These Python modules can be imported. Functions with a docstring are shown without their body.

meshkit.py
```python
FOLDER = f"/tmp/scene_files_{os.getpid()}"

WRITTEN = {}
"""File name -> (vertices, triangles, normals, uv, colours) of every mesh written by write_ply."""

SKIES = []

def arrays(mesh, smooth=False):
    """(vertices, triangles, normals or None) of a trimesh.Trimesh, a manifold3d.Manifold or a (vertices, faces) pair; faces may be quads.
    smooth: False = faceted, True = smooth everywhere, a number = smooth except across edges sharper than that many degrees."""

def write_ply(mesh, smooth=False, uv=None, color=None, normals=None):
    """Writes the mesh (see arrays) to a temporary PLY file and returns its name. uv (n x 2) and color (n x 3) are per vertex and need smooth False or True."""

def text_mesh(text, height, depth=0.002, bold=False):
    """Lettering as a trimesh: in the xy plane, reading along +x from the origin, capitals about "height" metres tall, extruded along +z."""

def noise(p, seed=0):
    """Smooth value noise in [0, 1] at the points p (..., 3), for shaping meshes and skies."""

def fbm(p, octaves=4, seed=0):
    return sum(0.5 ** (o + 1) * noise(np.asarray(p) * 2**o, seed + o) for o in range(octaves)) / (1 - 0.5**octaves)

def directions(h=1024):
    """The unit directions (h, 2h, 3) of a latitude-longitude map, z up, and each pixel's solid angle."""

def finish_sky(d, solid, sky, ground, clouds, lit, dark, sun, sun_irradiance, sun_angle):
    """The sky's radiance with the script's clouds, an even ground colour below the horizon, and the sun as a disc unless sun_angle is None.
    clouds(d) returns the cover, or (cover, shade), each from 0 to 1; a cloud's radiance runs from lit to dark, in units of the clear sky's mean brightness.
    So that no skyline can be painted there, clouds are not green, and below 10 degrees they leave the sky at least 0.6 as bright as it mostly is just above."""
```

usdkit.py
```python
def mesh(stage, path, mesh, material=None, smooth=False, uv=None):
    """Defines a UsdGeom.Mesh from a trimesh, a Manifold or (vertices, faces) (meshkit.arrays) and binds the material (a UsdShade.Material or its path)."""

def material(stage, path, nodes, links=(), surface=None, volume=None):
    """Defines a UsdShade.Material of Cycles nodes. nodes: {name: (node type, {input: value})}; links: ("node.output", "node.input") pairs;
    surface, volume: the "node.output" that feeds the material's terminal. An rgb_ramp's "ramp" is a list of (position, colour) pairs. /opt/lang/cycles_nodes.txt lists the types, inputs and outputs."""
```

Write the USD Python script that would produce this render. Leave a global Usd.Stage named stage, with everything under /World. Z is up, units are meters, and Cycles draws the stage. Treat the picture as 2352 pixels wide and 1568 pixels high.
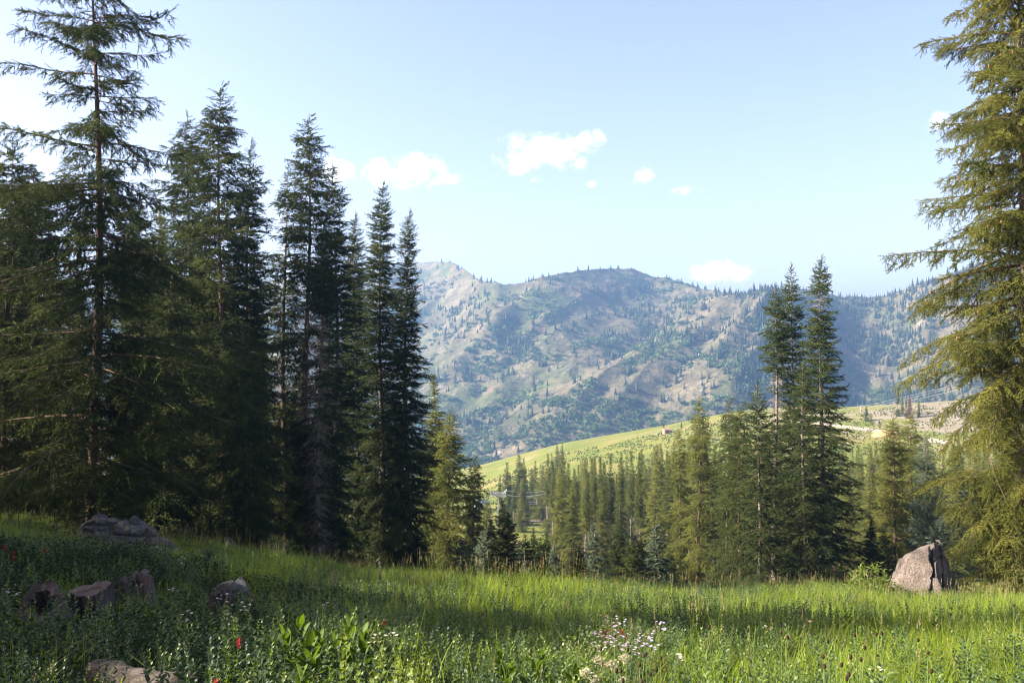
import math
import numpy as np
import trimesh
import usdkit
import meshkit
from scipy.interpolate import PchipInterpolator
from pxr import Usd, UsdGeom, UsdLux, UsdShade, Gf, Sdf, Vt

stage = Usd.Stage.CreateInMemory()
UsdGeom.SetStageUpAxis(stage, 'Z')
UsdGeom.SetStageMetersPerUnit(stage, 1.0)
stage.SetDefaultPrim(UsdGeom.Xform.Define(stage, '/World').GetPrim())
UsdGeom.Scope.Define(stage, '/World/Looks')

# ------------------------------------------------------------------ camera, sky, sun, exposure
EXPOSURE = 2.4
SUN_AZ = math.radians(-97.0)      # from the view direction (+y), towards the left
SUN_EL = math.radians(31.0)
SUN_INTENSITY = 1.25
SKY_STRENGTH = 0.062
HAZE_DENSITY = 1.65e-4

cam = UsdGeom.Camera.Define(stage, '/World/camera')
cam.CreateFocalLengthAttr(32.0)
cam.CreateHorizontalApertureAttr(36.0)
cam.CreateVerticalApertureAttr(36.0 * 682 / 1024)
cam.CreateClippingRangeAttr(Gf.Vec2f(0.1, 20000.0))
cam.AddRotateXOp().Set(90.0)
cam.CreateExposureAttr(EXPOSURE)

SUN = np.array([math.sin(SUN_AZ) * math.cos(SUN_EL), math.cos(SUN_AZ) * math.cos(SUN_EL), math.sin(SUN_EL)])
sun = UsdLux.DistantLight.Define(stage, '/World/sun')
sun.CreateIntensityAttr(SUN_INTENSITY)
sun.CreateNormalizeAttr(True)
sun.CreateAngleAttr(0.53)
sun.CreateColorAttr(Gf.Vec3f(1.0, 0.90, 0.74))
_z = SUN / np.linalg.norm(SUN)
_x = np.cross([0, 0, 1.0], _z); _x /= np.linalg.norm(_x)
_y = np.cross(_z, _x)
sun.AddTransformOp().Set(Gf.Matrix4d(*_x, 0, *_y, 0, *_z, 0, 0, 0, 0, 1))

FPX = 2352 * 32.0 / 36.0          # the working picture scale: 2352 x 1568
# clouds: centre and radii as tangents of the direction (x/y, z/y), and weight
def _uv(u, v):
    return (u - 1176.0) / FPX, (784.0 - v) / FPX
CLOUDS = [(1262, 345, 150, 62, 1.0), (1190, 372, 90, 40, .9), (1350, 318, 60, 40, .8), (935, 395, 150, 60, .95), (1030, 410, 60, 26, .7), (772, 395, 70, 60, .85),
          (1478, 404, 36, 30, .9), (1582, 436, 60, 20, .6), (1660, 628, 100, 40, .9), (2160, 282, 60, 36, .8), (1240, 412, 50, 18, .6), (1360, 424, 20, 12, .6)]
def build_sky():
    n = {"tc": ("texture_coordinate", {}),
         "sky": ("sky_texture", {"sky_type": "single_scattering", "sun_disc": False, "sun_elevation": SUN_EL, "sun_rotation": SUN_AZ, "altitude": 200.0, "air_density": 1.0, "aerosol_density": 3.6, "ozone_density": 1.0}),
         "sep": ("separate_xyz", {}), "dy": ("math", {"math_type": "maximum", "value2": 0.02}),
         "ix": ("math", {"math_type": "divide"}), "iz": ("math", {"math_type": "divide"}),
         "flat": ("combine_xyz", {"z": 0.0}),
         "big": ("noise_texture", {"scale": 42.0, "detail": 8.0, "roughness": 0.62, "distortion": 0.4}),
         "cov": ("map_range", {"range_type": "smoothstep", "from_min": 0.42, "from_max": 0.95, "to_min": 0.0, "to_max": 1.0, "clamp": True}),
         "add": ("math", {"math_type": "multiply_add", "value2": 1.7}),
         "fwd": ("math", {"math_type": "greater_than", "value2": 0.0}), "gate": ("math", {"math_type": "multiply"}),
         "white": ("color", {"value": (1.0, 0.985, 0.96)}), "wv": ("vector_math", {"math_type": "scale", "scale": 11.0}),
         "mix": ("mix", {"mix_type": "mix"}), "tint": ("mix", {"mix_type": "multiply", "fac": 1.0, "color2": (1.09, .955, 1.02)}),
         "bg": ("background_shader", {"strength": SKY_STRENGTH})}
    l = [("tc.generated", "sep.vector"), ("sep.y", "dy.value1"), ("sep.x", "ix.value1"), ("dy.value", "ix.value2"), ("sep.z", "iz.value1"), ("dy.value", "iz.value2"),
         ("ix.value", "flat.x"), ("iz.value", "flat.y"), ("flat.vector", "big.vector")]
    last = None
    for k, (u, v, ru, rv, w) in enumerate(CLOUDS):
        cx, cz = _uv(u, v)
        n[f"s{k}"] = ("vector_math", {"math_type": "subtract", "vector2": (cx, cz, 0)})
        n[f"d{k}"] = ("vector_math", {"math_type": "multiply", "vector2": (FPX / ru, FPX / rv, 0)})
        n[f"l{k}"] = ("vector_math", {"math_type": "length"})
        n[f"m{k}"] = ("map_range", {"range_type": "smoothstep", "from_min": 0.1, "from_max": 1.5, "to_min": 0.52 * w, "to_max": -0.35, "clamp": True})
        l += [("flat.vector", f"s{k}.vector1"), (f"s{k}.vector", f"d{k}.vector1"), (f"d{k}.vector", f"l{k}.vector1"), (f"l{k}.value", f"m{k}.value")]
        if last:
            n[f"x{k}"] = ("math", {"math_type": "maximum"})
            l += [(last, f"x{k}.value1"), (f"m{k}.result", f"x{k}.value2")]
            last = f"x{k}.value"
        else:
            last = f"m{k}.result"
    l += [("big.fac", "add.value1"), (last, "add.value3"), ("sep.y", "fwd.value1"), ("add.value", "gate.value1"), ("fwd.value", "gate.value2"), ("gate.value", "cov.value")]
    # cover needs a mask: noise alone never passes the threshold
    n["cov"] = ("map_range", {"range_type": "smoothstep", "from_min": 0.95, "from_max": 1.75, "to_min": 0.0, "to_max": 0.68, "clamp": True})
    l += [("white.color", "wv.vector1"), ("sky.color", "tint.color1"), ("tint.color", "mix.color1"), ("wv.vector", "mix.color2"), ("cov.result", "mix.fac"), ("mix.color", "bg.color")]
    return usdkit.material(stage, '/World/Looks/sky', n, l, surface="bg.background")
dome = UsdLux.DomeLight.Define(stage, '/World/sky')
UsdShade.MaterialBindingAPI.Apply(dome.GetPrim()).Bind(build_sky())
dome.GetPrim().SetCustomDataByKey('kind', 'structure')

# ------------------------------------------------------------------ small helpers
L = '/World/Looks/'
def principled(name, color, rough=0.8, spec=0.3, **kw):
    return usdkit.material(stage, L + name, {"p": ("principled_bsdf", {"base_color": color, "roughness": rough, "specular_ior_level": spec, **kw})}, surface="p.BSDF")

def noisy(name, stops, scale=8.0, detail=4.0, rough=0.85, bump=0.0, bump_scale=None, stretch=(1, 1, 1), dist=0.02, coord="object", spec=0.25):
    """A material whose colour runs through the stops along a noise."""
    n = {"tc": ("texture_coordinate", {}), "g": ("geometry", {}), "m": ("mapping", {"scale": stretch}), "n": ("noise_texture", {"scale": scale, "detail": detail, "roughness": 0.62}),
         "r": ("rgb_ramp", {"ramp": stops}), "p": ("principled_bsdf", {"roughness": rough, "specular_ior_level": spec}),
         "n2": ("noise_texture", {"scale": bump_scale or scale * 3, "detail": 5.0, "roughness": 0.65}), "b": ("bump", {"strength": bump, "distance": dist})}
    l = [("g.position" if coord == "world" else "tc.object", "m.vector"), ("m.vector", "n.vector"), ("n.fac", "r.fac"), ("r.color", "p.base_color")]
    if bump:
        l += [("m.vector", "n2.vector"), ("n2.fac", "b.height"), ("b.normal", "p.normal")]
    return usdkit.material(stage, L + name, n, l, surface="p.BSDF")

def leaf(name, dark, light, trans, trans_w=0.35, scale=3.0, rough=0.55, spec=0.25, isl=0.0):
    """Foliage: a gloss-coated diffuse leaf that lets light through, its colour running from dark to light by place, by copy and by single leaf."""
    n = {"g": ("geometry", {}), "o": ("object_info", {}), "n": ("noise_texture", {"scale": scale, "detail": 3.0}), "a": ("math", {"math_type": "multiply_add", "value2": 0.35, "value3": 0.0}),
         "s": ("math", {"math_type": "multiply_add", "value2": 0.75}), "i": ("math", {"math_type": "multiply_add", "value2": isl}),
         "r": ("rgb_ramp", {"ramp": [(0.25, dark), (0.95, light)]}), "p": ("principled_bsdf", {"roughness": rough, "specular_ior_level": spec}),
         "tcol": ("mix", {"mix_type": "multiply", "fac": 1.0, "color2": trans}), "t": ("translucent_bsdf", {}), "mx": ("mix_closure", {"fac": trans_w})}
    l = [("g.position", "n.vector"), ("o.random", "a.value1"), ("n.fac", "s.value1"), ("a.value", "s.value3"), ("g.random_per_island", "i.value1"), ("s.value", "i.value3"), ("i.value", "r.fac"),
         ("r.color", "p.base_color"), ("r.color", "tcol.color1"), ("tcol.color", "t.color"), ("p.BSDF", "mx.closure1"), ("t.BSDF", "mx.closure2")]
    return usdkit.material(stage, L + name, n, l, surface="mx.closure")

_used = {}
def fresh(name, parent='/World'):
    k = (parent, name)
    _used[k] = _used.get(k, -1) + 1
    return name if _used[k] == 0 else f"{name}_{_used[k]:03d}"

def tag(p, label=None, cat=None, group=None, kind=None):
    p = p.GetPrim() if hasattr(p, 'GetPrim') else p
    for k, v in (('label', label), ('category', cat), ('group', group), ('kind', kind)):
        if v:
            p.SetCustomDataByKey(k, v)
    return p

def obj(name, mesh, mat, parent=None, smooth=False, **t):
    """One Mesh prim under parent (a prim) or under /World."""
    par = str(parent.GetPath()) if parent is not None else '/World'
    m = usdkit.mesh(stage, par + '/' + fresh(name, par), mesh, mat, smooth=smooth)
    return tag(m, **t)

def thing(name, label, cat, loc=(0, 0, 0), rotz=0.0, scale=1.0, group=None, tilt=None):
    x = UsdGeom.Xform.Define(stage, '/World/' + fresh(name))
    x.AddTranslateOp().Set(Gf.Vec3d(*map(float, loc)))
    if tilt is not None:
        x.AddRotateXYZOp().Set(Gf.Vec3f(float(tilt[0]), float(tilt[1]), math.degrees(rotz)))
    else:
        x.AddRotateZOp().Set(math.degrees(rotz))
    if np.ndim(scale):
        x.AddScaleOp().Set(Gf.Vec3f(*map(float, scale)))
    elif scale != 1.0:
        x.AddScaleOp().Set(Gf.Vec3f(float(scale)))
    return tag(x, label, cat, group)

def proto(name):
    """A class prim: a pattern that copies refer to; it draws nothing itself."""
    p = stage.CreateClassPrim('/World/' + name)
    return p

def copy(cls, name, label, cat, loc, rotz=0.0, scale=1.0, group=None, tilt=None):
    p = thing(name, label, cat, loc, rotz, scale, group, tilt)
    p.GetReferences().AddInternalReference(cls.GetPath())
    p.SetInstanceable(True)
    return p

def scatter(name, protos, pos, rotz, scale, which, label, cat, tilt=None, group=None):
    """Things nobody could count, as one PointInstancer. protos: list of [(part name, mesh, material, smooth)]"""
    path = '/World/' + fresh(name)
    pi = UsdGeom.PointInstancer.Define(stage, path)
    targets = []
    for k, parts in enumerate(protos):
        root = UsdGeom.Xform.Define(stage, f"{path}/kinds/kind_{k}")
        for (pn, mesh, mat, sm) in parts:
            usdkit.mesh(stage, f"{path}/kinds/kind_{k}/{pn}", mesh, mat, smooth=sm)
        targets.append(root.GetPath())
    pi.CreatePrototypesRel().SetTargets(targets)
    n = len(pos)
    pi.CreatePositionsAttr(Vt.Vec3fArray.FromNumpy(np.asarray(pos, np.float32)))
    half = np.asarray(rotz) / 2
    q = np.zeros((n, 4))
    if tilt is None:
        q[:, 0], q[:, 3] = np.cos(half), np.sin(half)
    else:  # a lean about x, then the turn about z
        tx = np.asarray(tilt) / 2
        q[:, 0], q[:, 1], q[:, 2], q[:, 3] = np.cos(half) * np.cos(tx), np.cos(half) * np.sin(tx), np.sin(half) * np.sin(tx), np.sin(half) * np.cos(tx)
    pi.CreateOrientationsAttr(Vt.QuathArray([Gf.Quath(*map(float, r)) for r in q]))
    s = np.asarray(scale, np.float32)
    s = np.repeat(s[:, None], 3, 1) if s.ndim == 1 else s
    pi.CreateScalesAttr(Vt.Vec3fArray.FromNumpy(np.ascontiguousarray(s)))
    pi.CreateProtoIndicesAttr(Vt.IntArray.FromNumpy(np.asarray(which, np.int32)))
    return tag(pi, label, cat, group, 'stuff')

def cat_mesh(parts):
    """Joins (v, f) pairs."""
    vs, fs, n = [], [], 0
    for v, f in parts:
        vs.append(v); fs.append(np.asarray(f) + n); n += len(v)
    return np.vstack(vs), np.vstack(fs)

def tube(points, radii, sides=6, cap=True):
    p = np.asarray(points, float)
    t = np.gradient(p, axis=0)
    t /= np.linalg.norm(t, axis=1, keepdims=True) + 1e-12
    a = np.cross(t, np.where(np.abs(t[:, 2:]) < 0.9, [0, 0, 1.0], [1.0, 0, 0]))
    a /= np.linalg.norm(a, axis=1, keepdims=True) + 1e-12
    b, ang = np.cross(t, a), np.arange(sides) * 2 * np.pi / sides
    r = np.broadcast_to(radii, (len(p),))[:, None, None]
    v = p[:, None] + r * (np.cos(ang)[None, :, None] * a[:, None] + np.sin(ang)[None, :, None] * b[:, None])
    i, j = np.meshgrid(np.arange(len(p) - 1), np.arange(sides), indexing="ij")
    q = np.stack([i * sides + j, i * sides + (j + 1) % sides, (i + 1) * sides + (j + 1) % sides, (i + 1) * sides + j], -1).reshape(-1, 4)
    f = np.vstack([q[:, [0, 1, 2]], q[:, [0, 2, 3]]])
    v = v.reshape(-1, 3)
    if cap:
        n = len(v)
        v = np.vstack([v, p[-1:], p[:1]])
        k = np.arange(sides)
        e = (len(p) - 1) * sides
        f = np.vstack([f, np.stack([e + k, e + (k + 1) % sides, np.full(sides, n)], 1), np.stack([(k + 1) % sides, k, np.full(sides, n + 1)], 1)])
    return v, f

def bars(segs, r, sides=5):
    return cat_mesh([tube([a, b], r, sides) for a, b in segs])

def box(lo, hi):
    m = trimesh.creation.box(bounds=[lo, hi])
    return np.array(m.vertices), np.array(m.faces)
# ------------------------------------------------------------------ the land
def fbm2(x, y, scale, octaves=4, seed=0):
    p = np.stack([np.asarray(x, float) / scale + 500, np.asarray(y, float) / scale + 500, np.zeros_like(np.asarray(x, float)) + 7.3], -1)
    return meshkit.fbm(p, octaves, seed)

_mid = PchipInterpolator([-2000, -300, -60, 0, 12, 24, 29, 40, 60, 100, 150, 200, 260, 350, 450, 600, 850, 3000],
                         [60, 40, 10.3, -1.7, -4.1, -6.75, -8.2, -11.9, -18.2, -29, -37, -42.5, -48, -57, -66, -90, -160, -200])
_RIDGE_U = [-800, 900, 1000, 1100, 1200, 1300, 1400, 1500, 1600, 1700, 1800, 1900, 2060, 2200, 2352, 3600]
_RIDGE_V = [1170, 1155, 1138, 1112, 1076, 1043, 1022, 1000, 977, 956, 946, 946, 937, 926, 915, 860]
_ridge = PchipInterpolator(_RIDGE_U, _RIDGE_V)
RIDGE_Y = 430.0
def ridge_v(u):
    return _ridge(np.clip(u, -800, 3600))

def sstep(a, b, x):
    t = np.clip((x - a) / (b - a), 0, 1)
    return t * t * (3 - 2 * t)

def ground_z(x, y):
    """Height of the ground, the eye being at 0."""
    x, y = np.asarray(x, float), np.asarray(y, float)
    z = _mid(np.clip(y, -2000, 3000))
    left = np.log1p(np.exp(np.clip(-(x + 0.5) / 1.5, -30, 30))) * 1.5
    left = np.minimum(left, 14 + 0.3 * (left - 14)) 
    fade = 1 - sstep(50, 160, y)
    z = z + 0.125 * left * fade
    z = z - 0.012 * np.maximum(x, 0) * fade
    # the rise behind the forest: the grassy hill
    yy = np.maximum(y, 1.0)
    u = x / yy * FPX + 1176
    zr = (784 - ridge_v(u)) / FPX * RIDGE_Y
    zb = _mid(280.0) + 0.0 * x
    t = sstep(250, RIDGE_Y, y)
    hill = zb + (zr - zb) * (0.35 * t + 0.65 * np.clip((y - 250) / (RIDGE_Y - 250), 0, 1))
    back = zr - 0.0018 * np.maximum(y - RIDGE_Y, 0) ** 1.75
    hill = np.where(y < RIDGE_Y, hill, np.maximum(back, _mid(np.clip(y, 0, 3000)) - 30))
    w = sstep(200, 290, y)
    z = z * (1 - w) + hill * w
    # humps and hollows
    near = 1 - sstep(60, 160, np.hypot(x, y))
    z = z + (fbm2(x, y, 7.0, 3, 1) - 0.5) * 0.9 * near + (fbm2(x, y, 2.1, 2, 2) - 0.5) * 0.62 * near
    z = z + (fbm2(x, y, 60.0, 4, 3) - 0.5) * 5.0 * sstep(60, 160, y) * (1 - 0.6 * sstep(300, 420, y))
    # the trodden path over the brow of the meadow
    px = -4.1 + 0.06 * (y - 24)
    z = z - 0.32 * np.exp(-((x - px) / 0.45) ** 2) * sstep(17, 22, y) * near
    return z

def at(u, d, dz=0.0):
    """The ground point seen in column u at distance d."""
    x = (u - 1176.0) / FPX * d
    return np.array([x, d, float(ground_z(x, d)) + dz])

def polar_ground():
    front = np.linspace(-48, 48, 440)
    rest = np.linspace(50, 310, 110)[1:-1]
    th = np.radians(np.concatenate([front, rest]))
    r = np.concatenate([np.linspace(0.6, 45, 240), np.geomspace(45, 640, 190)[1:], [720, 800, 900]])
    R, T = np.meshgrid(r, th, indexing='ij')
    X, Y = R * np.sin(T), R * np.cos(T)
    Z = ground_z(X, Y)
    nr, nt = R.shape
    v = np.stack([X, Y, Z], -1).reshape(-1, 3)
    i, j = np.meshgrid(np.arange(nr - 1), np.arange(nt), indexing='ij')
    j2 = (j + 1) % nt
    q = np.stack([i * nt + j, i * nt + j2, (i + 1) * nt + j2, (i + 1) * nt + j], -1).reshape(-1, 4)
    f = np.vstack([q[:, [0, 2, 1]], q[:, [0, 3, 2]]])
    c = len(v)
    v = np.vstack([v, [[0, 0, float(ground_z(0, 0))]]])
    k = np.arange(nt)
    f = np.vstack([f, np.stack([np.full(nt, c), (k + 1) % nt, k], 1)])
    return v, f

def ground_material():
    n = {"g": ("geometry", {}), "sep": ("separate_xyz", {}),
         "n1": ("noise_texture", {"scale": 0.9, "detail": 6.0, "roughness": 0.65}), "n2": ("noise_texture", {"scale": 0.045, "detail": 8.0, "roughness": 0.68}),
         "st": ("mapping", {"scale": (0.5, 1.5, 3.0)}), "n3": ("noise_texture", {"scale": 0.16, "detail": 7.0, "roughness": 0.7}), "n4": ("noise_texture", {"scale": 0.02, "detail": 3.0}),
         "soil": ("rgb_ramp", {"ramp": [(0.3, (.018, .022, .008)), (0.6, (.04, .05, .015)), (0.8, (.07, .075, .028))]}),
         "hill": ("rgb_ramp", {"ramp": [(0.32, (.055, .080, .012)), (0.46, (.088, .100, .017)), (0.58, (.120, .112, .028)), (0.72, (.150, .122, .044))]}),
         "rock": ("rgb_ramp", {"ramp": [(0.3, (.11, .092, .062)), (0.7, (.19, .165, .125))]}),
         "rk": ("math", {"math_type": "add"}), "rmask": ("map_range", {"range_type": "smoothstep", "from_min": 1.17, "from_max": 1.30, "clamp": True}),
         "yb": ("map_range", {"from_min": 330.0, "from_max": 430.0, "to_min": 0.0, "to_max": 0.10, "clamp": True}), "xb": ("map_range", {"from_min": 40.0, "from_max": 190.0, "to_min": -0.05, "to_max": 0.13, "clamp": True}),
         "s1": ("math", {"math_type": "add"}), "s2": ("math", {"math_type": "add"}),
         "mr": ("mix", {}), "far": ("map_range", {"range_type": "smoothstep", "from_min": 70.0, "from_max": 150.0, "clamp": True}), "mf": ("mix", {}),
         "b": ("bump", {"strength": 0.8, "distance": 0.35}), "p": ("principled_bsdf", {"roughness": 0.95, "specular_ior_level": 0.1})}
    l = [("g.position", "sep.vector"), ("g.position", "n1.vector"), ("g.position", "n2.vector"), ("g.position", "st.vector"), ("st.vector", "n3.vector"), ("g.position", "n4.vector"),
         ("n1.fac", "soil.fac"), ("n2.fac", "hill.fac"), ("n3.fac", "rock.fac"), ("n3.fac", "rk.value1"), ("n4.fac", "rk.value2"), ("sep.y", "yb.value"), ("sep.x", "xb.value"),
         ("rk.value", "s1.value1"), ("yb.result", "s1.value2"), ("s1.value", "s2.value1"), ("xb.result", "s2.value2"), ("s2.value", "rmask.value"),
         ("rmask.result", "mr.fac"), ("hill.color", "mr.color1"), ("rock.color", "mr.color2"),
         ("sep.y", "far.value"), ("far.result", "mf.fac"), ("soil.color", "mf.color1"), ("mr.color", "mf.color2"), ("mf.color", "p.base_color"), ("n1.fac", "b.height"), ("b.normal", "p.normal")]
    return usdkit.material(stage, L + 'ground', n, l, surface="p.BSDF")
obj('ground', polar_ground(), ground_material(), smooth=True, kind='structure', label='meadow floor falling away to the valley and rising to a grassy hill')

# ---- the mountains across the valley
_MU = [-700, 300, 700, 830, 900, 960, 1030, 1062, 1104, 1140, 1180, 1230, 1300, 1370, 1440, 1500, 1560, 1640, 1700, 1760, 1850, 1950, 2010, 2060, 2130, 2220, 2352, 2700, 3200]
_MV = [700, 660, 634, 625, 612, 605, 602, 616, 643, 650, 656, 641, 628, 620, 618, 634, 646, 672, 679, 673, 672, 685, 683, 670, 645, 615, 590, 560, 600]
mount_v = PchipInterpolator(_MU, _MV)
MB, MR = 850.0, 1500.0           # distance of the mountain's foot and of its ridge
def spurs(s, seed):
    """Sharp crests and rounded gullies along a coordinate, about -0.5..0.5."""
    a = meshkit.noise(np.stack([s / 150.0 + 90, np.zeros_like(s) + seed, np.zeros_like(s)], -1), seed)
    b = meshkit.noise(np.stack([s / 61.0 + 40, np.zeros_like(s) + seed, np.zeros_like(s) + 3], -1), seed + 1)
    return (1 - np.abs(2 * a - 1)) * 0.7 + (1 - np.abs(2 * b - 1)) * 0.3 - 0.5

def mountain_z(X, t):
    """(y, z) of the mountain face at tangent X and share t of the way up (past 1: the far side)."""
    u = X * FPX + 1176
    yr = MR + 90 * np.sin(u / 190.0) + 60 * np.sin(u / 77.0 + 1) + 480 * (1 - sstep(930, 1150, u))
    y = MB + (yr - MB) * np.minimum(t, 1) + np.maximum(t - 1, 0) * 900
    x = X * y
    zr = (784 - mount_v(np.clip(u, -700, 3200))) / FPX * yr
    zb = -165.0
    prof = 0.80 * np.clip(t, 0, 1) + 0.20 * np.clip(t, 0, 1) ** 2.2
    z = zb + (zr - zb) * prof
    env = np.clip(t * 3, 0, 1) * (1 - sstep(0.72, 1.0, t) * 0.92)
    s = x - 0.55 * (y - MB) + 50 * (fbm2(x, y, 260.0, 3, 11) - 0.5)
    z = z + 44 * env * spurs(s, 5) + 13 * env * (1 - np.abs(2 * meshkit.noise(np.stack([s / 34.0 + 70, y / 260.0 + 40, s * 0], -1), 8) - 1))
    # the big spur that shades the bowl on the right
    big = np.where(s < 95, np.exp(-((s - 95) / 130.0) ** 2), np.exp(-((s - 95) / 150.0) ** 2))
    z = z + 50 * big * env - 30 * np.exp(-((s - 300) / 110.0) ** 2) * env
    z = z + (fbm2(x, y, 55.0, 5, 12) - 0.5) * 9 * env + (fbm2(x, y, 12.0, 4, 13) - 0.5) * 8 * np.clip(t * 3, 0, 1)
    z = z - np.maximum(t - 1, 0) * 520
    return x, y, z

def strip_mesh(x, y, z):
    a, b = x.shape
    v = np.stack([x, y, z], -1).reshape(-1, 3)
    i, j = np.meshgrid(np.arange(a - 1), np.arange(b - 1), indexing='ij')
    q = np.stack([i * b + j, i * b + j + 1, (i + 1) * b + j + 1, (i + 1) * b + j], -1).reshape(-1, 4)
    return v, np.vstack([q[:, [0, 1, 2]], q[:, [0, 2, 3]]])

def mountain_material(name, rocky, green):
    n = {"g": ("geometry", {}), "sk": ("vector_rotate", {"rotate_type": "z_axis", "angle": math.radians(28.0)}), "st": ("mapping", {"scale": (1.0, 0.22, 0.4)}),
         "n1": ("noise_texture", {"scale": 0.017, "detail": 9.0, "roughness": 0.66}), "n2": ("noise_texture", {"scale": 0.006, "detail": 4.0, "roughness": 0.6}),
         "n3": ("noise_texture", {"scale": 0.05, "detail": 7.0, "roughness": 0.7}), "n4": ("noise_texture", {"scale": 0.012, "detail": 8.0, "roughness": 0.7, "distortion": 0.5}), "n5": ("noise_texture", {"scale": 0.30, "detail": 4.0, "roughness": 0.7}),
         "soil": ("rgb_ramp", {"ramp": [(0.30, (.038, .032, .019)), (0.5, (.076, .063, .037)), (0.7, (.128, .103, .062))]}),
         "turf": ("rgb_ramp", {"ramp": [(0.3, (.024, .036, .010)), (0.7, (.058, .068, .020))]}),
         "gm": ("map_range", {"range_type": "smoothstep", "from_min": 0.47, "from_max": 0.62, "to_max": green, "clamp": True}), "m1": ("mix", {}),
         "rock": ("rgb_ramp", {"ramp": [(0.35, (.09, .082, .072)), (0.65, (.21, .19, .165))]}), "rm": ("map_range", {"range_type": "smoothstep", "from_min": 0.60, "from_max": 0.70, "to_max": rocky, "clamp": True}), "m2": ("mix", {}),
         "sc": ("map_range", {"range_type": "smoothstep", "from_min": 0.635, "from_max": 0.665, "to_max": 0.8, "clamp": True}), "m3": ("mix", {"color2": (.105, .068, .048)}),
         "shr": ("map_range", {"range_type": "smoothstep", "from_min": 0.53, "from_max": 0.62, "to_max": 0.75, "clamp": True}), "m4": ("mix", {"color2": (.020, .034, .011)}),
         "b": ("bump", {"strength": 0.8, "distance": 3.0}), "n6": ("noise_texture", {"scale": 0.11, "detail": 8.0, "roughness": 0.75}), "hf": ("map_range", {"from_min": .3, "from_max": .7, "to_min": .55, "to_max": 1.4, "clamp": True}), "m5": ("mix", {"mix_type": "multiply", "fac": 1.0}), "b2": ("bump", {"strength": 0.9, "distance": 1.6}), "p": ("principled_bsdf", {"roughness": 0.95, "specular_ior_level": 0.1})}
    l = [("g.position", "sk.vector"), ("sk.vector", "st.vector"), ("st.vector", "n3.vector"), ("g.position", "n1.vector"), ("g.position", "n2.vector"), ("g.position", "n4.vector"), ("g.position", "n5.vector"),
         ("n1.fac", "soil.fac"), ("n1.fac", "turf.fac"), ("n4.fac", "gm.value"), ("gm.result", "m1.fac"), ("soil.color", "m1.color1"), ("turf.color", "m1.color2"),
         ("n3.fac", "rm.value"), ("n5.fac", "rock.fac"), ("rm.result", "m2.fac"), ("m1.color", "m2.color1"), ("rock.color", "m2.color2"),
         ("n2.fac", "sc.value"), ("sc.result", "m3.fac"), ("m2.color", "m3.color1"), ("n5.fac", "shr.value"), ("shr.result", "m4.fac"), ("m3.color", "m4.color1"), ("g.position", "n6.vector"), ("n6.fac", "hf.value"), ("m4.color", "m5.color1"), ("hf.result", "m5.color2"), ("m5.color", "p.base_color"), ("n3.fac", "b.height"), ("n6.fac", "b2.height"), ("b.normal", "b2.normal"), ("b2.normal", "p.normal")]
    return usdkit.material(stage, L + name, n, l, surface="p.BSDF")

_X, _T = np.meshgrid(np.linspace(-0.62, 0.80, 760), np.concatenate([np.linspace(0, 1, 270), [1.02, 1.06, 1.12, 1.2, 1.35]]), indexing='ij')
obj('mountain', strip_mesh(*mountain_z(_X, _T)), mountain_material('mountain_soil', 0.85, 0.8), smooth=True, kind='structure', label='dry mountainside with gullies, scree and scattered conifers')

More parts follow.
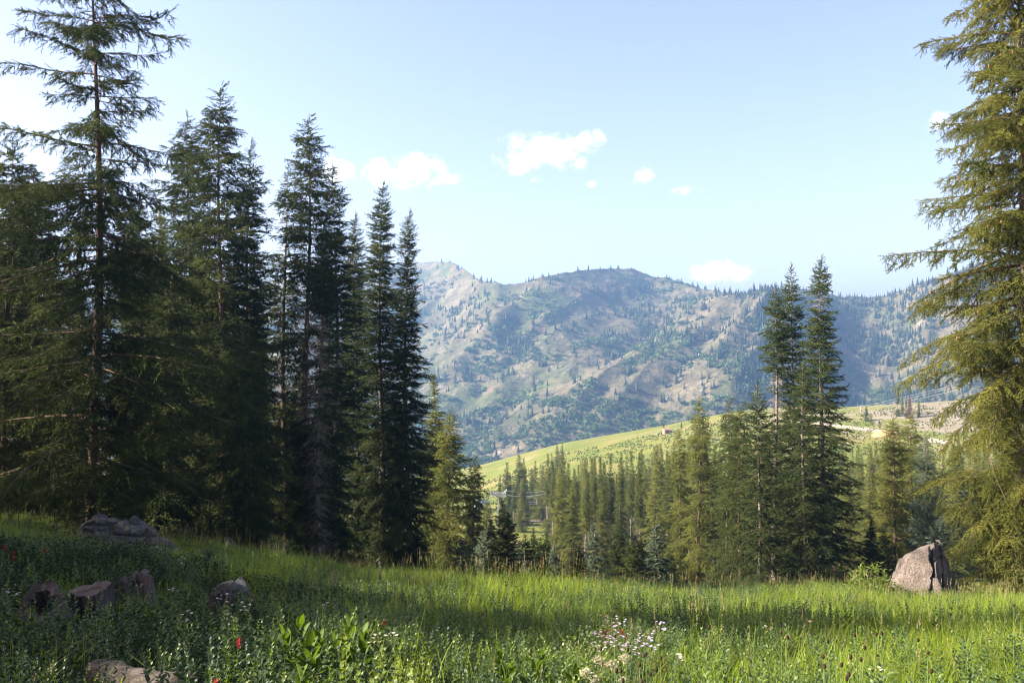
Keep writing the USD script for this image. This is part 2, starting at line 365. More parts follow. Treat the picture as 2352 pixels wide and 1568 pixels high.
# ---- the air
HAZE_TOP = 215.0
_hz = box((-3000, -1100, -205), (3000, 2900, HAZE_TOP))
_hm = usdkit.material(stage, L + 'haze', {"v": ("principled_volume", {"color": (.29, .56, 1.0), "density": HAZE_DENSITY, "anisotropy": 0.35})}, volume="v.volume")
obj('haze', _hz, _hm, kind='stuff', label='thin blue air between the meadow and the mountains')
# ------------------------------------------------------------------ conifers
def shoot_shape(n, length, radius, width, lean=0.45, rng=None):
    """A twig of needles along +x: n needle triangles standing out round the twig."""
    k = np.arange(n)
    t = (k + 0.4) / n * length
    a = k * 2.39996 + rng.uniform(0, 6)
    out = np.stack([np.zeros(n), np.cos(a), np.sin(a)], 1)
    side = np.stack([np.zeros(n), -np.sin(a), np.cos(a)], 1)
    base = np.stack([t, np.zeros(n), np.zeros(n)], 1)
    r = radius * rng.uniform(0.75, 1.2, n)[:, None]
    tip = base + out * r + np.array([[1.0, 0, 0]]) * (lean * 2 * radius)
    w = width / 2
    fwd = np.array([[1.0, 0, 0]]) * w * 0.6
    v = np.stack([base + side * w - fwd, base - side * w + fwd, tip], 1).reshape(-1, 3)
    return v, np.arange(3 * n).reshape(-1, 3)

def place(shapes, P, D, S, rng):
    """Copies the shapes to points P along directions D at sizes S, as one (v, f)."""
    n = len(P)
    D = D / (np.linalg.norm(D, axis=1, keepdims=True) + 1e-9)
    ref = np.where(np.abs(D[:, 2:]) < 0.9, [[0, 0, 1.0]], [[1.0, 0, 0]])
    N = np.cross(D, ref); N /= np.linalg.norm(N, axis=1, keepdims=True)
    B = np.cross(N, D)
    pick = rng.integers(0, len(shapes), n)
    vs, fs, c = [], [], 0
    for k, (sv, sf) in enumerate(shapes):
        m = np.nonzero(pick == k)[0]
        if not len(m):
            continue
        s = S[m][:, None, None] * sv[None]
        v = P[m][:, None] + s[..., :1] * D[m][:, None] + s[..., 1:2] * N[m][:, None] + s[..., 2:3] * B[m][:, None]
        f = sf[None] + (np.arange(len(m)) * len(sv))[:, None, None] + c
        vs.append(v.reshape(-1, 3)); fs.append(f.reshape(-1, 3)); c += len(m) * len(sv)
    return np.vstack(vs), np.vstack(fs)

def conifer(seed, H, prof, px, trunk_r, gap=0.36, per=5, up=25, down=-18, droop=0.25, upturn=0.12, fill=1.0, twig=1.0, skip=None, bare=(), lean=(0, 0), clump=0.35, hang=0.25, wood_px=0.6, needle=1.0, jit=0.14, l2max=1.1, low=0.0, cl=False, n2k=2.5, dead_below=0.0, tops=1):
    """trunk, limbs, crown of one conifer standing at the origin. prof: [(height share, crown radius m)] from the top down or up;
    px: the size of one picture point at its distance, which sets how fine the twigs are; bare: [(from, to)] height shares with dead limbs only."""
    rng = np.random.default_rng(seed)
    prof = sorted(prof)
    ph, pr = [p[0] for p in prof], [p[1] for p in prof]
    SL = max(0.14, 3.0 * px) * needle             # twig length
    SR = max(0.036, 1.0 * px) * needle           # needle length
    SW = max(0.011, 0.46 * px) * needle
    nn = 18 if px < 0.035 else (13 if px < 0.06 else 11)
    shapes = [shoot_shape(nn, SL * 1.1, SR, SW, rng=rng) for _ in range(5)]
    bend = lambda h: np.array([lean[0] * (h / H) ** 2 + 0.10 * math.sin(h * 0.35 + seed), lean[1] * (h / H) ** 2 + 0.10 * math.cos(h * 0.31 + seed)]) * min(1, H / 12)
    hs = np.concatenate([[-0.6, 0.0, 0.25], np.linspace(0.8, H, 22)])
    flare = np.where(hs < 0.3, 1.35, 1.0)
    tr = np.maximum(trunk_r * flare * (1 - np.clip(hs / H, 0, 1) ** 1.1), 0.012)
    trunk = tube(np.array([[*bend(max(h, 0)), h] for h in hs]), tr, 9 if px < 0.06 else 6)
    P, D, S, wood = [], [], [], []
    h = H - 0.12 * min(1, H / 10)
    az0 = 0.0
    kk = 0
    # the leader
    for q in np.arange(0, 0.9 * min(1, H / 8), SL * 0.8):
        P.append([[*bend(H), H - q - SL * 0.5]]); D.append([[0, 0, 1.0]]); S.append([0.7])
    while h > dead_below * H and h > 0.25:
        t = h / H
        R = float(np.interp(t, ph, pr))
        step = 0.62 * gap * (0.55 + 0.9 * min(1, R / 1.6)) * (0.62 if t < low else 1.0) * rng.uniform(0.7, 1.3)
        nb = max(3, int(round(per * rng.uniform(0.75, 1.25))))
        whorl = math.exp(rng.normal(0, clump * 0.6))
        az0 += rng.uniform(0.4, 1.6)
        isbare = any(a <= t <= b for a, b in bare)
        for b in range(nb):
            az = az0 + b * 2 * math.pi / nb + rng.normal(0, 0.22)
            if skip is not None and skip(t, az, rng):
                continue
            Lb = R * min(1.35, whorl * math.exp(rng.normal(0, clump * 0.55))) * rng.choice([1.0, 1.0, 0.72])
            Lb = max(Lb, 0.10)
            el = math.radians(down + (up - down) * sstep(0.15, 1.0, t) + rng.normal(0, 7))
            hx = np.array([math.sin(az), math.cos(az), 0.0])
            hb = h + rng.uniform(-0.5, 0.5) * step
            if hb > H - 0.05: continue
            o = np.array([*bend(hb), hb])
            ss = np.linspace(0, 1, 6)
            wv, wp = rng.normal(0, 0.07 * Lb, 2), rng.uniform(0, 6.28, 2)
            sx = np.array([hx[1], -hx[0], 0])
            curve = lambda s: o + np.outer(wv[0] * np.sin(4.5 * s + wp[0]) * s, sx) + np.outer(0.7 * wv[1] * np.sin(5.5 * s + wp[1]) * s, [0, 0, 1.0]) + np.outer(s * Lb * math.cos(el * 0.7), hx) + np.outer(Lb * (math.tan(el) * 0.8 * s - droop * s ** 2 + upturn * s ** 3), [0, 0, 1.0])
            c = curve(ss)
            rb = max(0.006 + 0.007 * Lb, wood_px * 0.30 * px) * (1 - 0.75 * ss)
            if isbare:
                if rng.random() < 0.75:
                    c = curve(ss * rng.uniform(0.35, 0.9)); c[:, 2] -= 0.25 * Lb * ss ** 2
                    wood.append(tube(c, rb * 0.8, 3, False))
                    for q in range(3):
                        p0 = c[rng.integers(2, 5)]
                        e = p0 + (hx * rng.uniform(.1, .5) + np.array([rng.normal(0, .4), rng.normal(0, .4), -rng.uniform(0, .7)])) * 0.35 * Lb
                        wood.append(tube([p0, (p0 + e) / 2, e], np.array([.7, .5, .2]) * rb[0] * .6, 3, False))
                continue
            if Lb > 3 * SL or px < 0.05:
                wood.append(tube(c[:-1], rb[:-1], 3, False))
            # twigs along the limb
            n1 = max(1, int(Lb / (SL * 0.75)))
            s1 = (np.arange(n1) + rng.uniform(0.2, 0.8)) / n1
            s1 = s1[s1 > (0.12 if R < 1.2 else 0.22)] if n1 > 2 else s1
            if not len(s1): continue
            p1 = curve(s1); d1 = curve(np.minimum(s1 + 0.05, 1.05)) - p1
            P.append(p1 - 0.4 * SL * d1 / (np.linalg.norm(d1, axis=1, keepdims=True) + 1e-9)); D.append(d1); S.append(rng.uniform(0.85, 1.15, len(s1)))
            n2 = int(Lb / (SL * 0.62) * n2k * twig)
            if n2 and Lb > 1.2 * SL:
                nc = max(2, int(Lb / .34)) if cl else 0
                s2 = np.clip(rng.choice(rng.uniform(.12, 1.0, nc), n2) + rng.normal(0, .055, n2), .1, 1.0) if nc else rng.uniform(0.16, 1.0, n2)
                p2 = curve(s2); d2 = curve(s2 + 0.05) - p2; d2 /= np.linalg.norm(d2, axis=1, keepdims=True) + 1e-9
                side = np.cross(d2, [0, 0, 1.0]); side /= np.linalg.norm(side, axis=1, keepdims=True) + 1e-9
                sg = rng.choice([-1.0, 1.0], n2)[:, None]
                ph2 = np.radians(rng.normal(52, 12, n2))[:, None]
                dd = d2 * np.cos(ph2) + sg * side * np.sin(ph2) + np.array([[0, 0, -1.0]]) * (hang * rng.uniform(0.3, 1.8, n2))[:, None]
                l2 = (0.36 * Lb * (1.08 - s2) ** 0.8 * np.minimum(1, s2 / 0.3) + 0.3 * SL) * rng.uniform(0.6, 1.25, n2)
                l2 = np.minimum(l2, l2max)
                nseg = np.maximum(1, np.round(l2 / (SL * 0.8)).astype(int))
                for j in range(int(nseg.max())):
                    m = nseg > j
                    if rng.random() > fill and j > 0: continue
                    dj = dd[m] + np.array([[0, 0, -1.0]]) * (0.22 * hang * 2 * j)
                    dj = dj + rng.normal(0, jit, dj.shape)
                    un = dj / np.linalg.norm(dj, axis=1, keepdims=True)
                    P.append(p2[m] + un * (j * SL * 0.8)); D.append(dj); S.append(rng.uniform(0.8, 1.15, m.sum()))
        h -= step
    P, D, S = np.vstack(P), np.vstack(D), np.concatenate(S)
    crown = place(shapes, P, D, S, rng)
    limbs = cat_mesh(wood) if wood else None
    return trunk, limbs, crown, P

M_NEEDLE = leaf('spruce_needles', (.011, .021, .006), (.078, .092, .022), (1.0, 1.1, .5), 0.10, 1.2, 0.8, 0.08, isl=0.30)  # dark spruce green, deepened to put the stand shade into the colour
M_NEEDLE_SUN = leaf('olive_needles', (.034, .044, .010), (.155, .155, .034), (1.1, 1.0, .4), 0.18, 1.0, 0.8, 0.08, isl=0.35)
M_NEEDLE_FIR = leaf('fir_needles', (.011, .022, .008), (.068, .084, .024), (1.0, 1.1, .5), 0.10, 1.2, 0.8, 0.08, isl=0.30)  # fir green deepened the same way, shade held in the colour
M_NEEDLE_BLUE = leaf('blue_green_needles', (.045, .065, .045), (.12, .15, .10), (1.0, 1.1, .6), 0.2, 2.0, 0.8, 0.08, isl=0.3)
M_NEEDLE_RUST = leaf('rusty_needles', (.075, .038, .018), (.22, .10, .045), (1.0, .8, .5), 0.2, 1.5, 0.8, 0.08, isl=0.3)
M_NEEDLE_FOREST = leaf('forest_needles', (.028, .042, .011), (.165, .172, .040), (1.0, 1.1, .5), 0.12, 0.35, 0.8, 0.08, isl=0.30)
M_BARK = noisy('spruce_bark', [(.3, (.045, .028, .019)), (.55, (.115, .070, .048)), (.75, (.20, .135, .10))], 9.0, 6, 0.9, 0.9, 26, (1, 1, .35), 0.04)
M_BARK_GREY = noisy('pale_bark', [(.3, (.06, .048, .04)), (.55, (.15, .125, .105)), (.75, (.27, .235, .205))], 8.0, 6, 0.9, 0.6, 26, (1, 1, .3), 0.03)
M_DEAD = noisy('dead_limbs', [(.3, (.10, .075, .058)), (.7, (.26, .20, .16))], 5.0, 4, 0.9)

def tree_parts(root, mats, parts):
    trunk, limbs, crown, _ = parts
    obj('trunk', trunk, mats[0], root, smooth=True)
    if limbs is not None:
        obj('limbs', limbs, mats[1], root)
    obj('crown', crown, mats[2], root)

# ---- near trees: crowns of whole boughs, a few patterns of each length copied round the trunk
BOUGHS = {}
BOUGH_LENGTHS = [0.22, 0.42, 0.75, 1.25, 1.95, 2.9]
def bough(rng, Lb, st):
    """(wood, needles) of one bough of length Lb along +x."""
    SL, SR, SW, nn = st['SL'], st['SR'], st['SW'], st['nn']
    shapes = [shoot_shape(nn, SL * 1.1, SR, SW, rng=rng) for _ in range(4)]
    dr, up = st['droop'] * rng.uniform(.6, 1.4), st['upturn'] * rng.uniform(.6, 1.4)
    wv, wp = rng.normal(0, .06 * Lb, 2), rng.uniform(0, 6.28, 2)
    def curve(s):
        s = np.atleast_1d(s)
        return np.stack([s * Lb, wv[0] * np.sin(4.5 * s + wp[0]) * s, Lb * (-dr * s ** 2 + up * s ** 3) + .6 * wv[1] * np.sin(5.0 * s + wp[1]) * s], 1)
    unit = lambda a: a / (np.linalg.norm(a, axis=-1, keepdims=True) + 1e-9)
    ss = np.linspace(0, 1, 7)
    wood = [tube(curve(ss), (0.006 + 0.0075 * Lb) * (1 - .8 * ss), 4, False)]
    P, D, S = [], [], []
    n1 = max(2, int(Lb / (SL * .5)))
    s1 = np.linspace(.10 if Lb < .8 else .2, 1, n1)
    d1 = unit(curve(s1 + .04) - curve(s1))
    P.append(curve(s1)); D.append(d1 + rng.normal(0, .25, d1.shape)); S.append(rng.uniform(.8, 1.1, n1))
    if Lb > 1.5 * SL:
        nb = max(2, int(Lb / st['space']))
        for k in range(nb):
            s0 = .10 + .88 * (k + rng.uniform(.1, .9)) / nb
            o = curve(s0)[0]; t = unit(curve(s0 + .05)[0] - o)
            side = unit(np.cross(t, [0, 0, 1.0])) * (1 if k % 2 else -1)
            ph = math.radians(rng.normal(st['fan'], 13))
            d = unit(t * math.cos(ph) + side * math.sin(ph) + np.array([0, 0, rng.normal(-.12, .15)]))
            l2 = min(st['l2max'], (.40 * Lb * (1.06 - s0) ** .8 * min(1, s0 / .25) + .5 * SL)) * rng.uniform(.55, 1.25)
            n2 = max(1, int(round(l2 / (SL * .55))))
            q = (np.arange(n2) + .3) / n2
            p2 = o + np.outer(q * l2, d) + np.outer(-st['hang'] * .55 * l2 * q ** 2, [0, 0, 1.0])
            dd = unit(d + np.outer(-st['hang'] * q, [0, 0, 1.0]))
            P.append(p2); D.append(dd + rng.normal(0, .18, dd.shape)); S.append(rng.uniform(.85, 1.15, n2))
            n3 = int(n2 * st['twigs'])
            if n3:
                j = rng.integers(0, n2, n3)
                sd = unit(np.cross(dd[j], [0, 0, 1.0])) * rng.choice([-1.0, 1.0], n3)[:, None]
                dn = rng.uniform(-.25, 1.25, n3)[:, None] * st['hang']
                P.append(p2[j]); D.append(dd[j] * rng.uniform(.2, .9, n3)[:, None] + sd * rng.uniform(.1, 1.0, n3)[:, None] - dn * np.array([[0, 0, 1.0]])); S.append(rng.uniform(.75, 1.15, n3))
    return cat_mesh(wood), place(shapes, np.vstack(P), np.vstack(D), np.concatenate(S), rng)

STYLES = {
 'rope':  dict(SL=.20, SR=.046, SW=.0165, nn=14, droop=.26, upturn=.13, space=.10, fan=50, l2max=.36, hang=.85, twigs=1.3, per=4),
 'shaggy': dict(SL=.18, SR=.044, SW=.0160, nn=14, droop=.42, upturn=.10, space=.11, fan=55, l2max=.55, hang=1.05, twigs=1.9, per=4),
 'spruce': dict(SL=.24, SR=.062, SW=.028, nn=11, droop=.26, upturn=.14, space=.16, fan=52, l2max=.50, hang=.7, twigs=1.2, per=4),
 'fir':   dict(SL=.22, SR=.060, SW=.028, nn=11, droop=.16, upturn=.10, space=.16, fan=50, l2max=.42, hang=.30, twigs=1.0, per=4),
}
def boughs_of(style, mat, host):
    """Paths of the bough patterns of a style in a colour; the first tree that needs them holds them."""
    key = (style, str(mat.GetPath()))
    if key not in BOUGHS:
        rng = np.random.default_rng(len(BOUGHS) * 17 + 900)
        got = []
        for Lb in BOUGH_LENGTHS:
            row = []
            for v in range(STYLES[style]['per']):
                path = f"{host}/kinds/bough_{len(got)}_{v}"
                UsdGeom.Xform.Define(stage, path)
                w, c = bough(rng, Lb, STYLES[style])
                usdkit.mesh(stage, path + '/limb', w, M_BARK); usdkit.mesh(stage, path + '/needles', c, mat)
                row.append(path)
            got.append(row)
        BOUGHS[key] = got
    return BOUGHS[key]

def near_conifer(root, seed, H, prof, style, mats, trunk_r, gap=.3, per=5, up=20, down=-16, clump=.35, bare=(), lean=(0, 0), low=0.0, dead_below=0.0, dense=1.0):
    rng = np.random.default_rng(seed)
    prof = sorted(prof)
    ph, pr = [p[0] for p in prof], [p[1] for p in prof]
    bend = lambda h: np.array([lean[0] * (h / H) ** 2 + 0.10 * math.sin(h * 0.35 + seed), lean[1] * (h / H) ** 2 + 0.10 * math.cos(h * 0.31 + seed)]) * min(1, H / 12)
    hs = np.concatenate([[-0.6, 0.0, 0.25], np.linspace(0.8, H - .05, 22)])
    tr = np.maximum(trunk_r * np.where(hs < 0.3, 1.35, 1.0) * (1 - np.clip(hs / H, 0, 1) ** 1.1), 0.010)
    obj('trunk', tube(np.array([[*bend(max(h, 0)), h] for h in hs]), tr, 10), mats[0], root, smooth=True)
    pos, quat, scl, which, wood, tips = [], [], [], [], [], []
    def add(o, az, el, Lb):
        k = int(np.argmin(np.abs(np.log(np.array(BOUGH_LENGTHS) / max(Lb, .1)))))
        s = Lb / BOUGH_LENGTHS[k]
        r = Gf.Rotation(Gf.Vec3d(1, 0, 0), rng.normal(0, 14)) * Gf.Rotation(Gf.Vec3d(0, 1, 0), -math.degrees(el)) * Gf.Rotation(Gf.Vec3d(0, 0, 1), math.degrees(az))
        pos.append(o); quat.append(r.GetQuat()); scl.append((s, s * (1 if rng.random() < .5 else -1) if False else s, s)); which.append(k * nper + int(rng.integers(0, nper)))
        tips.append(np.asarray(o) + np.array([math.cos(az) * math.cos(el), math.sin(az) * math.cos(el), math.sin(el) - .30]) * Lb * .8)
    nper = STYLES[style]['per']
    h, az0 = H - 0.10, 0.0
    add([*bend(H - .4), H - .40], 0, math.pi / 2, .45)
    for q in range(3): add([*bend(H - .35), H - .30 - .1 * q], q * 2.1, math.radians(50), .2)
    while h > dead_below * H and h > 0.25:
        t = h / H
        R = float(np.interp(t, ph, pr))
        step = gap * (0.42 + 0.62 * min(1, R / 1.6)) * rng.uniform(0.7, 1.3) * (0.58 if t < low else 1.0) / dense
        nb = max(3, int(round(per * rng.uniform(0.75, 1.25))))
        whorl = math.exp(rng.normal(0, clump * 0.55))
        az0 += rng.uniform(0.4, 1.6)
        isbare = any(a <= t <= b for a, b in bare)
        for b in range(nb):
            az = az0 + b * 2 * math.pi / nb + rng.normal(0, 0.25)
            Lb = max(.14, R * min(1.3, whorl * math.exp(rng.normal(0, clump * 0.5))) * rng.choice([1.05, 1.0, 0.7, 0.42] if R > 1.0 else [1.05, 1.0, 0.7]))
            el = math.radians(down + (up - down) * sstep(0.15, 1.0, t) + rng.normal(0, 8))
            hb = h + rng.uniform(-0.5, 0.5) * step
            if hb > H - 0.2: continue
            o = np.array([*bend(hb), hb])
            if isbare:
                hx = np.array([math.cos(az), math.sin(az), 0.0]); ss = np.linspace(0, rng.uniform(.35, .95), 5)
                c = o + np.outer(ss * Lb, hx) + np.outer(-.3 * Lb * ss ** 2 + math.tan(el) * Lb * ss * .5, [0, 0, 1.0])
                rb = .013 * (1 - .7 * np.linspace(0, 1, 5))
                wood.append(tube(c, rb, 3, False))
                for q in range(4):
                    p0 = c[rng.integers(1, 5)]
                    e = p0 + (hx * rng.uniform(.1, .5) + np.array([rng.normal(0, .4), rng.normal(0, .4), -rng.uniform(0, .7)])) * 0.40 * Lb
                    wood.append(tube([p0, (p0 + e) / 2 + rng.normal(0, .02, 3), e], np.array([.009, .007, .003]), 3, False))
                if rng.random() < .85: continue
            add(o, az, el, Lb)
        h -= step
    par = str(root.GetPath())
    path = par + '/' + fresh('crown', par)
    pi = UsdGeom.PointInstancer.Define(stage, path)
    pats = boughs_of(style, mats[2], path)
    pi.CreatePrototypesRel().SetTargets([p for row in pats for p in row])
    pi.CreatePositionsAttr(Vt.Vec3fArray.FromNumpy(np.array(pos, np.float32)))
    pi.CreateOrientationsAttr(Vt.QuathArray([Gf.Quath(q) if False else Gf.Quath(float(q.GetReal()), *map(float, q.GetImaginary())) for q in quat]))
    pi.CreateScalesAttr(Vt.Vec3fArray.FromNumpy(np.array(scl, np.float32)))
    pi.CreateProtoIndicesAttr(Vt.IntArray.FromNumpy(np.array(which, np.int32)))
    if wood:
        obj('dead_limbs', cat_mesh(wood), mats[1], root, kind='stuff')
    return np.array(tips)

def profile(d, top_v, base_v, marks):
    """[(v, half width)] in picture units at distance d -> (height, [(height share, radius m)])."""
    H = (base_v - top_v) / FPX * d
    return H, [((base_v - v) / (base_v - top_v), hw / FPX * d) for v, hw in marks]

def named_tree(name, label, u, d, top_v, marks, seed, mats=None, group=None, cat='tree', r=None, style=None, **kw):
    g = at(u, d)
    bv = 784 - g[2] / d * FPX
    H, pf = profile(d, top_v, bv, [(v, w * (1.06 if group else 1.0)) for v, w in marks])
    t = thing(name, label, cat, g, group=group)
    mats = mats or SPR
    return t, near_conifer(t, seed, H, pf, style or ('fir' if mats[2] is M_NEEDLE_FIR else 'spruce'), mats, r or 0.0085 * H + 0.03, **kw)

FIR = (M_BARK_GREY, M_DEAD, M_NEEDLE_FIR)
SPR = (M_BARK, M_DEAD, M_NEEDLE)
# --- the two great trees that frame the view
t, parts = named_tree('spruce_tree', 'tall left spruce with long drooping limbs and a bare reddish trunk showing high up', 218, 23.0, -190,
    [(-190, 5), (-60, 80), (60, 150), (160, 175), (260, 195), (400, 215), (520, 225), (700, 245), (850, 270), (1000, 275), (1120, 230), (1190, 150)], 11,
    style='rope', gap=.46, per=6, up=4, down=-8, clump=.40, low=.60, r=.16)
t, tips = named_tree('spruce_tree', 'big olive spruce hung with brown cones at the right edge, scarred at the foot', 2346, 24.0, -330,
    [(-330, 5), (-150, 80), (0, 140), (150, 150), (280, 190), (345, 225), (420, 165), (520, 165), (590, 205), (660, 170), (720, 190), (830, 225), (930, 200), (1050, 175), (1180, 160), (1270, 180), (1300, 150), (1330, 20)], 12,
    mats=(M_BARK_GREY, M_BARK, M_NEEDLE_SUN), style='shaggy', gap=.29, per=7, up=14, down=2, clump=.42, r=.19, dead_below=.045)
_rng = np.random.default_rng(77)
_P = tips; _H = _P[:, 2].max()
_k = _rng.choice(np.nonzero(_P[:, 2] > 0.30 * _H)[0], 420)
_cone = (lambda m: (np.array(m.vertices) * [0.016, 0.016, 0.045] - [0, 0, 0.05], np.array(m.faces)))(trimesh.creation.icosphere(0))
obj('cones', cat_mesh([(_cone[0] * _rng.uniform(.8, 1.3) + p + _rng.normal(0, .12, 3), _cone[1]) for p in _P[_k]]), noisy('cone_scales', [(.3, (.14, .06, .025)), (.7, (.30, .14, .06))], 40.0, 2, 0.7), t, kind='stuff')
# --- the dark stand on the left
LEFT = 'dark stand of conifers on the left'
left_stand = [
 ('spruce_tree', 'spruce behind the tall left spruce, its tip showing left of the reddish trunk', 70, 33, 405, [(405, 3), (480, 45), (600, 80), (800, 110), (1000, 130), (1200, 120)], 21, SPR, {}),
 ('spruce_tree', 'low wide spruce with lit yellow-green boughs filling the left edge under the tallest spruce', 20, 26, 330, [(330, 5), (470, 90), (600, 140), (760, 170), (950, 190), (1100, 180), (1200, 120)], 22, SPR, dict(gap=.34)),
 ('spruce_tree', 'pale green spruce with a thin tip, standing left against the higher broad spruce', 436, 40, 272, [(272, 3), (330, 22), (400, 55), (500, 80), (620, 95), (800, 105), (1000, 115), (1250, 110)], 23, SPR, dict()),
 ('spruce_tree', 'tall broad-shouldered spruce whose tip steps out at the top of the dark stand', 508, 38, 200, [(200, 3), (240, 18), (290, 28), (345, 45), (360, 66), (430, 78), (520, 88), (640, 100), (850, 112), (1100, 120), (1260, 100)], 24, SPR, dict(clump=.42)),
 ('spruce_tree', 'dark spruce filling the space just right of the tall left spruce, low behind its boughs', 318, 34, 470, [(470, 3), (560, 50), (700, 80), (900, 110), (1100, 120), (1230, 110)], 36, SPR, {}),
 ('spruce_tree', 'dark spruce standing below the pale green spruce, boughs down to the ground', 392, 33, 640, [(640, 3), (720, 40), (850, 75), (1000, 95), (1150, 105), (1250, 90)], 37, SPR, {}),
 ('spruce_tree', 'lowest dark spruce in front of the broad-shouldered spruce', 560, 35, 760, [(760, 3), (850, 40), (950, 65), (1100, 85), (1260, 80)], 38, SPR, {}),
 ('fir_tree', 'slim fir with pale bare trunks showing, right of the broad-shouldered spruce', 572, 41, 330, [(330, 3), (400, 20), (500, 32), (640, 42), (800, 52), (1000, 60), (1260, 70)], 25, FIR, {}),
 ('spruce_tree', 'ragged thin-topped spruce with see-through boughs left of the bare-trunked tree', 655, 43, 390, [(390, 3), (470, 18), (500, 42), (560, 35), (640, 52), (760, 50), (900, 45), (1100, 40), (1270, 35)], 26, SPR, dict(clump=.5, gap=.34, bare=((.45, .52), (.80, .90)))),
 ('spruce_tree', 'tall spruce with drooping upper boughs over a long stretch of dead grey limbs', 706, 40, 268, [(268, 3), (300, 14), (350, 34), (420, 42), (500, 62), (560, 76), (640, 62), (760, 55), (900, 48), (1100, 45), (1260, 30)], 27, SPR, dict(clump=.45, gap=.32, bare=((.36, .66),), up=18)),
 ('dead_fir_tree', 'grey half-dead fir trunk bristling with bare twigs in front of the drooping spruce', 735, 39, 560, [(560, 3), (640, 26), (760, 34), (900, 42), (1000, 36), (1260, 30)], 28, FIR, dict(bare=((0.10, .80),), gap=.16, per=7, r=.11)),
 ('fir_tree', 'slender fir with a pale trunk glinting through, between the drooping spruce and the spires', 770, 42, 390, [(390, 3), (440, 16), (520, 28), (640, 38), (800, 50), (950, 56), (1120, 60), (1270, 50)], 29, FIR, dict(gap=.30, clump=.45)),
 ('fir_tree', 'shortest and darkest of the three narrow fir spires, the one nearest the stand', 818, 47, 500, [(500, 2), (560, 14), (640, 22), (750, 30), (900, 45), (1100, 60), (1280, 60)], 30, FIR, dict(gap=.24, per=6)),
 ('fir_tree', 'middle and tallest of the three narrow fir spires', 876, 45, 425, [(425, 2), (480, 15), (560, 22), (640, 30), (700, 40), (800, 34), (900, 42), (1000, 56), (1150, 66), (1290, 60)], 31, FIR, dict(gap=.26, clump=.42, per=6)),
 ('fir_tree', 'outermost of the three narrow fir spires, widening to a skirt over the meadow', 935, 44, 492, [(492, 2), (550, 14), (640, 20), (720, 26), (830, 42), (950, 46), (1060, 50), (1200, 70), (1290, 62)], 32, FIR, dict(gap=.26, clump=.42, per=6)),
 ('spruce_tree', 'lower spruce tucked behind the skirt of the outermost fir spire', 985, 55, 985, [(985, 3), (1050, 26), (1130, 42), (1230, 52), (1320, 48)], 33, SPR, {}),
 ('spruce_tree', 'full conical sunlit spruce standing at the right end of the dark stand', 1034, 52, 946, [(946, 3), (1000, 22), (1060, 40), (1140, 56), (1240, 70), (1320, 66)], 34, (M_BARK, M_DEAD, M_NEEDLE_FOREST), dict(per=6)),
 ('spruce_tree', 'small pointed spruce just right of the full conical spruce, before the chairlift', 1088, 72, 1050, [(1050, 2), (1110, 18), (1200, 26), (1320, 28)], 35, SPR, {}),
]
for (nm, lb, u, d, tv, marks, seed, mats, kw) in left_stand:
    named_tree(nm, lb, u, d, tv, marks, seed, mats=mats, group=LEFT, dense=1.22, **kw)
